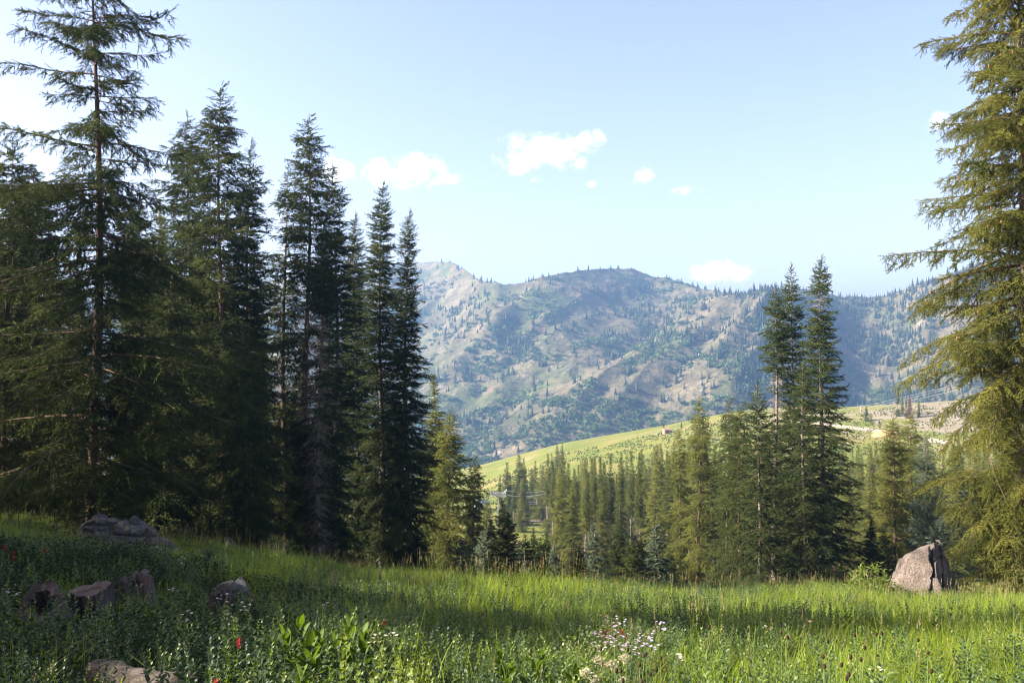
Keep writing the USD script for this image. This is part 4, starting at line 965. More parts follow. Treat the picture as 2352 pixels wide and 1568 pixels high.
def stump(r, h, seed, wall=None, ragged=0.0, slope=0.0, flare=0.25):
    """(outside, top): a stump, hollow when wall is given."""
    n, k = 130, 22
    a = np.linspace(0, 2 * math.pi, n, endpoint=False)
    t = np.linspace(-.25, 1, k)
    A, T = np.meshgrid(a, t, indexing='ij')
    lob = 1 + .10 * np.sin(3 * A + seed) + .05 * np.sin(7 * A + seed * 2) + .05 * (meshkit.noise(np.stack([np.cos(A) * 17 + 60, np.sin(A) * 17 + 60, T * .6 + 20], -1), seed + 2) - .5) * 2 + .05 * (meshkit.noise(np.stack([np.cos(A) * 6 + 30, np.sin(A) * 6 + 30, T * 1.2 + 20], -1), seed) - .5) * 3
    R = r * lob * (1 + flare * np.clip(1 - T, 0, 2) ** 2)
    topz = h * (1 + slope * np.cos(A)) + ragged * (meshkit.noise(np.stack([np.cos(A) * 4 + 30, np.sin(A) * 4 + 30, A * 0 + 3], -1), seed + 4) - .5) * 2
    Z = np.where(T > 0, topz * T, h * T)
    v = np.stack([R * np.cos(A), R * np.sin(A), Z], -1).reshape(-1, 3)
    i, j = np.meshgrid(np.arange(n), np.arange(k - 1), indexing='ij')
    i2 = (i + 1) % n
    q = np.stack([i * k + j, i2 * k + j, i2 * k + j + 1, i * k + j + 1], -1).reshape(-1, 4)
    f = np.vstack([q[:, [0, 1, 2]], q[:, [0, 2, 3]]])
    # the top: rings inwards, dropping into the hollow
    rim = np.stack([R[:, -1] * np.cos(a), R[:, -1] * np.sin(a), Z[:, -1]], -1)
    rings = [(1.0, 0.0)] + ([(1 - wall * .5, -.01), (1 - wall, -.02), (1 - wall * 1.05, -.12), (.45 * (1 - wall), -.45), (.05, -.5)] if wall else [(.7, .005), (.4, -.004), (.05, 0)])
    tv = []
    for s, dz in rings:
        w = (meshkit.noise(np.stack([np.cos(a) * 5 + 9, np.sin(a) * 5 + 9, a * 0 + s * 7], -1), seed + 8) - .5) * .03
        tv.append(np.stack([rim[:, 0] * s, rim[:, 1] * s, rim[:, 2] * (s if not ragged and slope else 1) + (h * (1 - s) if not ragged and slope else 0) + dz * h + w], -1))
    tv = np.vstack(tv)
    m = len(rings)
    i, j = np.meshgrid(np.arange(m - 1), np.arange(n), indexing='ij')
    j2 = (j + 1) % n
    q = np.stack([i * n + j, i * n + j2, (i + 1) * n + j2, (i + 1) * n + j], -1).reshape(-1, 4)
    return (v, f), (tv, np.vstack([q[:, [0, 1, 2]], q[:, [0, 2, 3]]]))

def put_stump(name, label, loc, parts, mats, tilt=(0, 0), rz=0.0):
    t = thing(name, label, 'stump', loc, rz, tilt=tilt)
    obj('side', parts[0], mats[0], t, smooth=40); obj('top', parts[1], mats[1], t, smooth=40)
put_stump('tree_stump', 'hollow stump leaning over, a round black hole in its weathered end', hit(122, 1440, 8) + [0, 0, .10], stump(.22, .40, 2, wall=.40, flare=.12), (M_WOOD, M_WOOD), tilt=(52, 8))
put_stump('tree_stump', 'flat-topped sawn stump standing right behind the hollow one', hit(203, 1440, 8) + [0, .12, 0], stump(.20, .40, 5, slope=.08, flare=.10), (M_WOOD, M_CUT), tilt=(9, 2))
put_stump('tree_stump', 'ragged rotten stump with a splintered top, the farthest of the three stumps', hit(318, 1398, 8), stump(.20, .38, 9, wall=.5, ragged=.10, flare=.15), (M_WOOD, M_WOOD), tilt=(4, 0))
put_stump('tree_stump', 'grey splintered stump chunk leaning against the aster-covered rock', hit(505, 1440, 8), stump(.13, .36, 12, wall=.5, ragged=.06, flare=.1), (M_WOOD, M_WOOD), tilt=(10, 6))
_g0, _g1 = hit(215, 1566, 5), hit(440, 1612, 5)
_ax = np.linspace(0, 1, 26)[:, None]
_lg = tube(_g0 * (1 - _ax) + _g1 * _ax + np.array([0, 0, .07]), .10 + .015 * np.sin(_ax[:, 0] * 9), 30)
_lv = _lg[0] + (meshkit.fbm(_lg[0] * np.array([4, 4, 9.0]), 3, 4)[:, None] - .5) * .06
obj('fallen_log', (_lv, _lg[1]), noisy('log_wood', [(.25, (.018, .014, .011)), (.5, (.055, .044, .036)), (.75, (.14, .115, .10))], 5.0, 6, 0.9, 0.9, 18, (.5, 3, 4), 0.03), smooth=40, label='bleached fallen log at the lower left corner among low shrubs', cat='log')

# ------------------------------------------------------------------ the meadow's growth
def blade(base, az, h, w, bend, seg=4, rng=None):
    s = np.linspace(0, 1, seg + 1)
    out = bend * h * s ** 2
    z = h * (s - 0.28 * bend * s ** 2.2)
    c = np.stack([base[0] + np.sin(az) * out, base[1] + np.cos(az) * out, z], 1)
    sd = np.array([math.cos(az), -math.sin(az), 0.0])
    ww = w * (1 - s ** 1.6) * 0.5 + 0.0004
    v = np.empty((2 * (seg + 1), 3))
    v[0::2], v[1::2] = c - sd * ww[:, None], c + sd * ww[:, None]
    f = []
    for k in range(seg):
        a = 2 * k
        f += [[a, a + 1, a + 3], [a, a + 3, a + 2]]
    return v, np.array(f)

def tuft(seed, n=18, h=.34, spread=.14, w=.0075, heads=0):
    r = np.random.default_rng(seed)
    parts = []
    for _ in range(n):
        b = r.normal(0, spread, 2)
        parts.append(blade(b, r.uniform(0, 6.28), h * r.uniform(.55, 1.3), w * r.uniform(.7, 1.3), r.uniform(.15, 1.15)))
    heads_v = []
    for _ in range(heads):
        b = r.normal(0, spread, 2); az = r.uniform(0, 6.28); hh = h * r.uniform(1.35, 1.8); bd = r.uniform(.08, .3)
        parts.append(blade(b, az, hh, .004, bd))
        tip = np.array([b[0] + math.sin(az) * bd * hh, b[1] + math.cos(az) * bd * hh, hh * (1 - .28 * bd)])
        m = 14
        q = r.uniform(0, 1, m)
        o = tip + np.stack([np.sin(az) * bd * q * .06, np.cos(az) * bd * q * .06, (q - .7) * .13], 1)
        dd = r.normal(0, 1, (m, 3)); dd[:, 2] = np.abs(dd[:, 2]) + .8; dd /= np.linalg.norm(dd, axis=1, keepdims=True)
        sd = np.cross(dd, [0.3, .5, .2]) * .006
        heads_v.append(np.stack([o - sd, o + sd, o + dd * .022], 1).reshape(-1, 3))
    out = [cat_mesh(parts)]
    if heads:
        hv = np.vstack(heads_v); out.append((hv, np.arange(len(hv)).reshape(-1, 3)))
    return out

LEAF = (np.array([[0, 0, 0], [.30, .42, .05], [.30, -.42, .05], [.62, 0, .03], [.62, .34, .04], [.62, -.34, .04], [1.0, 0, -.10]]), np.array([[0, 3, 1], [0, 2, 3], [1, 3, 4], [2, 5, 3], [4, 3, 6], [5, 6, 3]]))
def leaves(P, D, Lg, Wd, rng, up=0.3):
    """Leaves from points P along directions D, of lengths Lg and widths Wd (in shares of the length)."""
    D = D / np.linalg.norm(D, axis=1, keepdims=True)
    U = np.array([[0, 0, 1.0]]) + rng.normal(0, up, D.shape)
    S = np.cross(U, D); S /= np.linalg.norm(S, axis=1, keepdims=True) + 1e-9
    N = np.cross(D, S)
    b = LEAF[0]
    v = P[:, None] + Lg[:, None, None] * (b[None, :, :1] * D[:, None] + b[None, :, 1:2] * (Wd[:, None, None] * S[:, None]) + b[None, :, 2:3] * N[:, None])
    f = LEAF[1][None] + (np.arange(len(P)) * 7)[:, None, None]
    return v.reshape(-1, 3), f.reshape(-1, 3)

def leafy_stem(seed, h=.5, pairs=13, ll=.062, lw=.50, start=.12, bendy=.12, thick=.0035, stems=1, spread=0.0):
    """(stem, leaves) of upright plants with leaves in crossed pairs, small and dense towards the tip."""
    r = np.random.default_rng(seed)
    st, P, D, Lg = [], [], [], []
    for q in range(stems):
        hh = h * r.uniform(.75, 1.1)
        az, b = r.uniform(0, 6.28), r.uniform(.3, 1.2) * bendy
        o = np.array([r.normal(0, spread), r.normal(0, spread), 0])
        s = np.linspace(0, 1, 7)
        path = lambda s: o + np.stack([math.sin(az) * b * hh * s ** 2, math.cos(az) * b * hh * s ** 2, hh * s], -1)
        st.append(tube(path(s), thick * (1 - .7 * s), 4, False))
        sp = start + (1 - start) * (np.arange(pairs) / (pairs - 1)) ** .85
        for k, t in enumerate(sp):
            for e in (0, 1):
                a = k * 1.65 + e * math.pi + r.normal(0, .3)
                rise = .25 + .8 * t + r.normal(0, .2)
                P.append(path(np.array(t))); D.append([math.sin(a), math.cos(a), rise])
                Lg.append(ll * (1.05 - .62 * t ** 1.5) * r.uniform(.75, 1.2))
    P, D, Lg = np.array(P), np.array(D, float), np.array(Lg)
    return cat_mesh(st), leaves(P, D, Lg, np.full(len(P), lw) * r.uniform(.8, 1.2, len(P)), r)

def bushlet(seed, n=240, rx=.34, h=.42, ll=.042, lw=.75, hollow=.55):
    r = np.random.default_rng(seed)
    d = r.normal(0, 1, (n, 3)); d[:, 2] = np.abs(d[:, 2]); d /= np.linalg.norm(d, axis=1, keepdims=True)
    rad = r.uniform(hollow, 1.05, n)[:, None] * (0.75 + .5 * meshkit.noise(d * 2.5 + 20 + seed, seed))[:, None]
    P = d * rad * [rx, rx, h]
    D = d * .6 + r.normal(0, .6, (n, 3)); D[:, 2] *= .6
    return leaves(P, D, ll * r.uniform(.6, 1.3, n), np.full(n, lw) * r.uniform(.8, 1.2, n), r)

M_GRASS = leaf('grass_blades', (.095, .150, .011), (.275, .335, .036), (1.2, 1.3, .25), 0.52, 0.5, 0.5, 0.3, isl=0.35)
M_GRASS_HEAD = leaf('grass_heads', (.16, .12, .06), (.30, .24, .13), (1, .9, .6), 0.35, 2.0, 0.7, 0.2, isl=.3)
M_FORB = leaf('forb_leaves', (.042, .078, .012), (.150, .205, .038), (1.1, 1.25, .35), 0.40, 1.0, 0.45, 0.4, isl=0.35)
M_FORB_BLUE = leaf('bluish_forb_leaves', (.018, .038, .014), (.055, .095, .038), (1.1, 1.25, .4), 0.36, 1.0, 0.5, 0.35, isl=0.35)  # bluish leaves, albedo lowered to stand for foreground shade
M_BUSHLET = leaf('low_shrub_leaves', (.009, .020, .006), (.032, .054, .014), (1.1, 1.2, .35), 0.30, 1.2, 0.75, 0.12, isl=0.45)  # dark green shrubs, darkened further so the colour carries shade
M_LIME = leaf('lime_leaves', (.085, .125, .018), (.175, .215, .040), (1.15, 1.2, .3), 0.46, 2.0, 0.45, 0.4, isl=0.3)
M_STEM = principled('green_stems', (.075, .10, .03), 0.7)
M_LILY = leaf('lily_leaves', (.040, .075, .010), (.095, .140, .022), (1.15, 1.25, .3), 0.42, 3.0, 0.6, 0.2, isl=.2)

rng = np.random.default_rng(9)
def field(n, y0, y1, half=0.66, extra=1.5):
    y = np.sqrt(rng.uniform(y0 ** 2, y1 ** 2, n))
    x = rng.uniform(-1, 1, n) * (half * y + extra)
    return x, y
def edge_y(x):
    """How far out the meadow runs before it dips from sight."""
    return 33 + 3 * np.sin(x * .5) + np.where(x < -6, 3, 0)
# which growth stands where: 1 = shrubby left foreground, 0 = grass
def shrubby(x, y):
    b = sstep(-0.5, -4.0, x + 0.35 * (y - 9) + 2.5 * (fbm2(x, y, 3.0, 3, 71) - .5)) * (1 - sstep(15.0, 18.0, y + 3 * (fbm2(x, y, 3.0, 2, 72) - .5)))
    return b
def leafy(x, y):
    return np.exp(-((x - 0.0) / 2.3) ** 2 - ((y - 10.2) / 4.0) ** 2) * .92 + .8 * sstep(.50, .64, fbm2(x, y, 2.2, 3, 73))
clear = [(at(2130, 23.0), .95), (at(262, 21.5), 1.2), (hit(122, 1440, 8), .32), (hit(203, 1440, 8), .28), (hit(318, 1398, 8), .26), (at(528, 13.8), .4), (hit(280, 1596, 5), .3), (hit(350, 1612, 5), .3)]
def keep(x, y):
    k = (y < edge_y(x)) & (y > 4.5)
    for c, r in clear:
        k &= np.hypot(x - c[0], y - c[1]) > r
    return k

x, y = field(47000, 5.0, 37.0)
path = np.exp(-((x - (-4.1 + 0.06 * (y - 24))) / .33) ** 2) * sstep(17, 22, y)
sh, lf = shrubby(x, y), np.clip(leafy(x, y), 0, 1)
k = keep(x, y) & (rng.random(len(x)) > .80 * sh) & (rng.random(len(x)) > .72 * lf) & (rng.random(len(x)) > .93 * path) & (rng.random(len(x)) > .55 * sstep(24, 33, y) * (x < -5))
x, y = x[k], y[k]
z = ground_z(x, y) - .02
hgt = (0.42 + 1.0 * fbm2(x, y, 1.3, 3, 74)) * (0.85 + .5 * (fbm2(x, y, 6.0, 2, 75))) * rng.uniform(.75, 1.2, len(x)) * np.where(sh[k] > .5, .75, 1)
kinds = []
for s in range(5):
    p = tuft(300 + s, n=17, heads=0)
    kinds.append([('blades', p[0], M_GRASS, False)])
for s in range(2):
    p = tuft(310 + s, n=9, heads=4, h=.40)
    kinds.append([('blades', p[0], M_GRASS, False), ('seed_heads', p[1], M_GRASS_HEAD, False)])
w = np.where(rng.random(len(x)) < .035 + .10 * (fbm2(x, y, 3.0, 2, 77) > .58), rng.integers(5, 7, len(x)), rng.integers(0, 5, len(x)))
scatter('meadow_grass', kinds, np.stack([x, y, z], 1), rng.uniform(0, 6.28, len(x)), np.stack([rng.uniform(.85, 1.25, len(x))] * 2 + [hgt], 1), w, 'tall green meadow grass running down to the trees', 'grass', tilt=rng.normal(0, .2, len(x)))

x, y = field(25000, 5.0, 30.0)
lf, sh = np.clip(leafy(x, y), 0, 1), shrubby(x, y)
k = keep(x, y) & (rng.random(len(x)) < .85 * lf + .30) & (rng.random(len(x)) > .5 * sh) & (rng.random(len(x)) > .4 * sstep(18, 26, y))
x, y = x[k], y[k]
kinds = []
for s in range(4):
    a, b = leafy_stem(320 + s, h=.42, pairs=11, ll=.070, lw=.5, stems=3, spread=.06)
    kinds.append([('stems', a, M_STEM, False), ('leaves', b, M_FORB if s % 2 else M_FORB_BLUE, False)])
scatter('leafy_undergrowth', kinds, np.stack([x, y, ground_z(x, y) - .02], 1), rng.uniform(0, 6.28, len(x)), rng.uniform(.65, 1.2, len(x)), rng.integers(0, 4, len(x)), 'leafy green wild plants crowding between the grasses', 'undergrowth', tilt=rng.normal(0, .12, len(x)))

x, y = field(5200, 5.0, 22.0, .75)
sh = shrubby(x, y)
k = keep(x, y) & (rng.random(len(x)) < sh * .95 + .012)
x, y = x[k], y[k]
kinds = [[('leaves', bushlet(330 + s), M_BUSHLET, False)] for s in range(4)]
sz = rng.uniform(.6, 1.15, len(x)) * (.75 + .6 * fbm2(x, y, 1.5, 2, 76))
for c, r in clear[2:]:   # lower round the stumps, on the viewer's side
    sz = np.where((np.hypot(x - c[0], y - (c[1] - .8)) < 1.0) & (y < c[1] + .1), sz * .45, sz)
scatter('low_shrubs', kinds, np.stack([x, y, ground_z(x, y) - .03], 1), rng.uniform(0, 6.28, len(x)), sz, rng.integers(0, 4, len(x)), 'dark low leafy shrubs, deepened in colour for shade, covering the left foreground', 'shrubs')

# ------------------------------------------------------------------ plants one can point at
def lily_leaf(r, length, width, az, rise, curl, base):
    n, m = 7, 8
    s = np.linspace(0, 1, n); q = np.linspace(-1, 1, m + 1)
    S, Q = np.meshgrid(s, q, indexing='ij')
    W = width * np.sin(np.pi * np.clip(S * .93 + .05, 0, 1)) ** .75 * (1 - .15 * S)
    fold = 0.018 * np.abs(np.mod(Q * 4, 2) - 1) * np.sin(np.pi * S)
    out = length * (np.cos(rise) * S + curl * S ** 2.2)
    zz = length * (np.sin(rise) * S - curl * .9 * S ** 2.6) + fold + .35 * W * Q ** 2
    hx = np.array([math.sin(az), math.cos(az)]); sx = np.array([hx[1], -hx[0]])
    v = np.stack([base[0] + hx[0] * out + sx[0] * W * Q, base[1] + hx[1] * out + sx[1] * W * Q, base[2] + zz], -1).reshape(-1, 3)
    i, j = np.meshgrid(np.arange(n - 1), np.arange(m), indexing='ij')
    a = i * (m + 1) + j
    qd = np.stack([a, a + 1, a + m + 2, a + m + 1], -1).reshape(-1, 4)
    return v, np.vstack([qd[:, [0, 1, 2]], qd[:, [0, 2, 3]]])
LILY = []
for k in range(3):
    r = np.random.default_rng(400 + k)
    c = proto(f'corn_lily_pattern_{k}')
    H = .50
    obj('stem', tube([[0, 0, -.05], [.01, 0, H * .5], [.0, .01, H]], [.011, .009, .004], 6), M_STEM, c, smooth=True)
    for q in range(11):
        t = q / 10
        obj('leaf', lily_leaf(r, .30 - .10 * t, .062 - .020 * t, q * 2.4 + r.normal(0, .25), math.radians(36 + 44 * t + r.normal(0, 6)), .30 - .22 * t, (0, 0, H * (.12 + .82 * t))), M_LILY, c, smooth=True)
    LILY.append(c)
GL = 'broad-leaved corn lilies in the foreground'
lil = [(640, 1432, 'dark corn lily at the upper left of the shaded clump'), (672, 1450, 'corn lily left of centre in the shaded clump'), (700, 1428, 'corn lily at the top centre of the shaded clump'), (735, 1440, 'corn lily behind the shaded clump, right of its centre'), (768, 1452, 'corn lily with wide outer leaves in the shaded clump'), (805, 1428, 'tallest corn lily at the right of the shaded clump'), (838, 1448, 'corn lily at the right end of the shaded clump'),
       (690, 1478, 'corn lily low in the front of the shaded clump'), (790, 1484, 'corn lily low at the right front of the shaded clump'), (715, 1496, 'sunlit corn lily with upright leaves among the yellow-green leafy stems'), (1150, 1490, 'sunlit corn lily, leftmost of the clump at the bottom centre'), (1185, 1500, 'corn lily with yellow-lit leaves in the middle of the bottom centre clump'), (1222, 1482, 'corn lily with tall pointed leaves at the top of the bottom centre clump'), (1245, 1512, 'corn lily at the right of the bottom centre clump'),
       (1165, 1530, 'corn lily lowest in the bottom centre clump'), (1302, 1520, 'lone corn lily between the lime bush and the cream flowers'), (1215, 1535, 'corn lily at the lower edge of the picture in the bottom centre clump'), (700, 1535, 'corn lily cut by the bottom edge left of the leafy stems')]
for k, (u, v, tx) in enumerate(lil):
    g = stand(u, v, .46, 5.5)
    copy(LILY[k % 3], 'corn_lily', tx, 'plant', g, rng.uniform(0, 6.28), rng.uniform(.68, .9), GL, tilt=rng.normal(0, 6, 2))
STEMMY = []
for k in range(3):
    a, b = leafy_stem(420 + k, h=.66, pairs=19, ll=.072, lw=.62, start=.10, thick=.005)
    c = proto(f'leafy_stem_pattern_{k}')
    obj('stem', a, M_STEM, c, smooth=True); obj('leaves', b, M_LIME, c)
    STEMMY.append(c)
GS = 'yellow-green leafy stems at the lower centre'
for k, (u, v) in enumerate([(872, 1448), (850, 1470), (775, 1475), (890, 1490), (830, 1500), (800, 1515), (910, 1515), (935, 1500), (965, 1512), (865, 1520), (745, 1520), (620, 1500), (600, 1525), (820, 1540), (890, 1545), (1010, 1535), (650, 1540), (940, 1540)]):
    copy(STEMMY[k % 3], 'tall_leafy_plant', ['tallest sunlit leafy stem at the lower centre', 'leafy stem just left of the tallest one', 'leafy stem standing alone left of the tallest stems'][k] if k < 3 else 'sunlit yellow-green leafy stem in the patch at the lower centre', 'plant', stand(u, v, .66, 5.5), rng.uniform(0, 6.28), rng.uniform(.85, 1.15), GS, tilt=rng.normal(0, 5, 2))

def shrub(name, label, u, d, rx, h, mat, seed, n=900, ll=.06, lw=.45, hollow=.45, loc=None, group=None):
    """A bush: woody stems and leaves."""
    r = np.random.default_rng(seed)
    t = thing(name, label, 'shrub', at(u, d) if loc is None else loc, group=group)
    obj('stems', cat_mesh([tube([[0, 0, -.05], [math.sin(a) * rx * .3, math.cos(a) * rx * .3, h * .4], [math.sin(a) * rx * .6, math.cos(a) * rx * .6, h * .75]], [.012, .008, .003], 4, False) for a in r.uniform(0, 6.28, 9)]), M_DEAD, t)
    obj('leaves', bushlet(seed, n, rx, h, ll, lw, hollow), mat, t)
    return t
shrub('leafy_bush', 'bright lime-green long-leaved bush left of the pink boulder', 1998, 22.0, .66, 1.0, M_LIME, 501, 1000, .15, .30)
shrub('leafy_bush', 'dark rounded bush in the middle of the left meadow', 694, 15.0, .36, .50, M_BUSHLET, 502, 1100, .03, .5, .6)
shrub('leafy_bush', 'lime-green small-leaved bush at the lower centre right of the corn lilies', 1333, 9.6, .27, .52, M_LIME, 503, 750, .04, .7, .35)
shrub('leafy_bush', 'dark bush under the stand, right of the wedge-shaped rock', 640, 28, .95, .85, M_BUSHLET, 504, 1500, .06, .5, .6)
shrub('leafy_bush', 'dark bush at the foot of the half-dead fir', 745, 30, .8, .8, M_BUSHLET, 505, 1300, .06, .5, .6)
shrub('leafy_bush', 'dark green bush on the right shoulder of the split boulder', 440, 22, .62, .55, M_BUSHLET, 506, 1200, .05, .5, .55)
shrub('leafy_bush', 'small sunlit bush at the left end of the split boulder', 172, 20.6, .24, .5, M_LIME, 507, 320, .05, .5, .3)
shrub('leafy_bush', 'yellow-leaved bush beside the clearing, left of the pair', 1228, 175, 2.6, 2.4, M_LIME, 508, 700, .5, .6, .4)
shrub('leafy_bush', 'yellow-leaved bush beside the clearing, right of the pair', 1247, 168, 2.6, 3.0, M_LIME, 509, 700, .5, .6, .4)
t = thing('young_conifer', 'knee-high spruce seedling with pale tips in the grass right of the split boulder', 'young tree', at(478, 17.0))
tree_parts(t, (M_BARK, M_BARK, M_NEEDLE_BLUE), conifer(93, .55, [(0, .2), (.2, .26), (.6, .15), (1, .02)], .02, .012, per=6, gap=.12, up=30, down=5))

# ---- flowers
def flower(name, parts):
    c = proto(name)
    for pn, mesh, mat, sm in parts:
        obj(pn, mesh, mat, c, smooth=sm)
    return c
def stem(h, b=.04, r=.0032):
    s = np.linspace(0, 1, 6)
    return tube(np.stack([b * h * s ** 2, 0 * s, h * s - .03], 1), r * (1 - .4 * s), 4, False)
def stem_leaves(h, n, ll, seed, lw=.35, lo=.1, hi=.8):
    r = np.random.default_rng(seed)
    t = np.linspace(lo, hi, n); a = np.arange(n) * 2.4
    return leaves(np.stack([.04 * h * t ** 2, 0 * t, h * t - .03], 1), np.stack([np.sin(a), np.cos(a), .5 + 0 * a], 1), ll * r.uniform(.8, 1.2, n), np.full(n, lw), r)
def ball(r, sz=(1, 1, 1), sub=2):
    m = trimesh.creation.icosphere(sub, r)
    return np.array(m.vertices) * sz, np.array(m.faces)
def daisy(n, ro, ri, c, tilt, seed):
    """petals round a point, facing up with a tilt"""
    r = np.random.default_rng(seed)
    a = np.arange(n) * 2 * math.pi / n + r.normal(0, .06, n)
    d = np.stack([np.cos(a), np.sin(a), 0 * a + .1], 1)
    v, f = leaves(np.array(c) + d * ri, d, np.full(n, ro), np.full(n, .42), r, .05)
    R = trimesh.transformations.rotation_matrix(tilt, [math.cos(seed), math.sin(seed), 0], c)
    return trimesh.transformations.transform_points(v, R), f
M_BROWN = noisy('cone_brown', [(.3, (.014, .007, .004)), (.7, (.050, .022, .010))], 90, 3, 0.8, .8, 120)
M_RED = leaf('paintbrush_red', (.22, .016, .022), (.42, .045, .042), (1.1, .5, .5), .3, 4, .5, .3, isl=.3)
M_WHITE = leaf('white_petals', (.32, .31, .33), (.48, .47, .48), (1, 1, 1), .3, 4, .6, .2, isl=.2)
M_LILAC = leaf('lilac_petals', (.24, .19, .38), (.42, .35, .52), (1, 1, 1), .3, 4, .6, .2, isl=.3)
M_CREAM = leaf('cream_petals', (.26, .24, .14), (.42, .39, .27), (1, 1, .9), .3, 4, .6, .2, isl=.3)
M_PINKP = leaf('pink_petals', (.60, .25, .38), (.75, .42, .52), (1, .9, .9), .3, 4, .6, .2, isl=.3)
M_YEL = principled('flower_yellow', (.55, .36, .05), .7)
H_CONE = .72
C_CONE = flower('coneflower_pattern', [('stem', stem(H_CONE, .05, .0045), M_STEM, True), ('leaves', stem_leaves(H_CONE, 6, .11, 1, .42, .08, .62), M_FORB, False), ('flower_head', (ball(.0095, (1, 1, 1.6), 2)[0] + [.05 * H_CONE, 0, H_CONE], ball(.016)[1]), M_BROWN, True)])
H_RED = .42
_r = np.random.default_rng(3)
_n = 34; _a = np.arange(_n) * 2.4; _t = _r.uniform(0, 1, _n)
_red = leaves(np.stack([.04 * H_RED + .006 * np.sin(_a), .006 * np.cos(_a), H_RED - .09 + .09 * _t], 1), np.stack([np.sin(_a), np.cos(_a), 1.5 + 0 * _a], 1), .038 * _r.uniform(.8, 1.2, _n), np.full(_n, .4), _r)
_red = ((_red[0] - [.04 * H_RED, 0, H_RED]) * .72 + [.04 * H_RED, 0, H_RED - .01], _red[1])
C_RED = flower('paintbrush_pattern', [('stem', stem(H_RED), M_STEM, True), ('leaves', stem_leaves(H_RED, 12, .06, 2, .2), M_FORB, False), ('flower_head', _red, M_RED, False)])
def asters(seed, h, mat, n, spread, size, petals=13):
    r = np.random.default_rng(seed)
    hd = [np.array([.04 * h + r.normal(0, spread), r.normal(0, spread), h + r.normal(0, spread * .5)]) for _ in range(n)]
    st = cat_mesh([stem(h * .8)] + [tube([[.04 * h * .64, 0, h * .75], c], .0018, 3, False) for c in hd])
    pet = cat_mesh([daisy(petals, size, size * .3, c, r.uniform(0, .7), seed + q) for q, c in enumerate(hd)])
    eye = cat_mesh([(ball(size * .38, (1, 1, .6), 1)[0] + c, ball(1, sub=1)[1]) for c in hd])
    return [('stem', st, M_STEM, True), ('leaves', stem_leaves(h, 12, .075, seed, .3), M_FORB, False), ('petals', pet, mat, False), ('eyes', eye, M_YEL, True)]
C_WHITE = [flower(f'white_aster_pattern_{k}', asters(520 + k, .50, M_WHITE, 5, .055, .015)) for k in range(2)]
C_LILAC = [flower(f'fleabane_pattern_{k}', asters(530 + k, .48, M_LILAC, 4, .05, .0125, 20)) for k in range(2)]
C_PINK = flower('pink_flower_pattern', asters(540, .42, M_PINKP, 2, .02, .024, 7))
_c = []
for _ in range(130):
    _q = _r.normal(0, 1, 3); _q /= np.linalg.norm(_q)
    _c.append(_q * _r.uniform(.5, 1) * [.055, .055, .035] + [.02, 0, .46])
_cr = leaves(np.array(_c), _r.normal(0, 1, (130, 3)), np.full(130, .018), np.full(130, .8), _r)
C_CREAM = flower('cream_flower_pattern', [('stem', stem(.45), M_STEM, True), ('leaves', stem_leaves(.45, 12, .09, 6, .4), M_FORB, False), ('flower_head', _cr, M_CREAM, False)])
def to_v(px, ox, oy, s):
    return [((ox + a * s) / 4096 * 2352, (oy + b * s) / 4096 * 2352) for a, b in px]
c6 = (2000, 2000, .4677); c7 = (3000, 2000, .4662); c4 = (0, 1900, .5299); c5 = (900, 2000, .5527)
cones = to_v([(1562, 712), (1473, 775), (1545, 755), (1430, 815), (1655, 812), (2155, 1030), (1812, 1045), (1750, 1058), (1060, 1240), (905, 1245), (1190, 1300), (1262, 1280), (1225, 1395), (1315, 1405), (1315, 1435), (1358, 1335), (1048, 1430), (1080, 1412), (1240, 1535), (998, 1515), (980, 1145), (30, 690), (70, 710), (305, 780), (105, 770)], *c6) + \
        to_v([(15, 1035), (275, 1092), (285, 1150), (945, 1132), (1045, 1130), (1158, 1105), (1392, 1165), (706, 1188), (935, 1238), (822, 1297), (652, 1330), (685, 1383), (740, 1385), (900, 1340), (780, 1468), (840, 1485), (1525, 1297), (1497, 1417), (2265, 890)], *c7)
for k, (u, v) in enumerate(cones):
    d = stand(u, v, H_CONE + .02, 7.0)
    copy(C_CONE, 'coneflower', 'dark brown petal-less coneflower head on a tall stem above the meadow grass', 'flower', d, rng.uniform(0, 6.28), 1.0, 'brown coneflower heads over the meadow')
reds = to_v([(40, 530), (103, 575), (330, 545), (1785, 1235), (1605, 1545), (90, 615)], *c4) + to_v([(1160, 865), (1850, 805)], *c5) + to_v([(930, 1105), (975, 1135), (1060, 1155), (905, 1110), (1035, 1100)], *c6)
for u, v in reds:
    far = v < 1260
    copy(C_RED, 'paintbrush_flower', 'red paintbrush flower ' + ('at the sunlit left edge below the tall spruce' if far else 'beside the lilac fleabanes' if u > 1300 else 'alone in the green of the centre' if u > 700 else 'low among the shrubs of the left foreground'), 'flower', stand(u, v, H_RED, 6.5), rng.uniform(0, 6.28), 1.0, 'red paintbrush flowers')
whites = to_v([(1690, 880), (1400, 905), (1760, 940), (1870, 960), (1300, 990), (1380, 1000), (1290, 870), (1810, 880), (850, 490), (790, 510), (790, 550), (1220, 560), (1290, 590), (870, 545), (1350, 640), (735, 1530), (850, 1545), (40, 800), (80, 830)], *c4) + to_v([(955, 838), (705, 720), (1220, 945), (1320, 858), (160, 740), (1085, 945)], *c5) + to_v([(540, 1060), (695, 1075), (1480, 1350), (1440, 1400), (465, 1540), (820, 1220), (2315, 1025)], *c6) + to_v([(175, 1030), (1120, 1370)], *c7)
whites = [w_ for k, w_ in enumerate(whites) if k % 3 != 1]
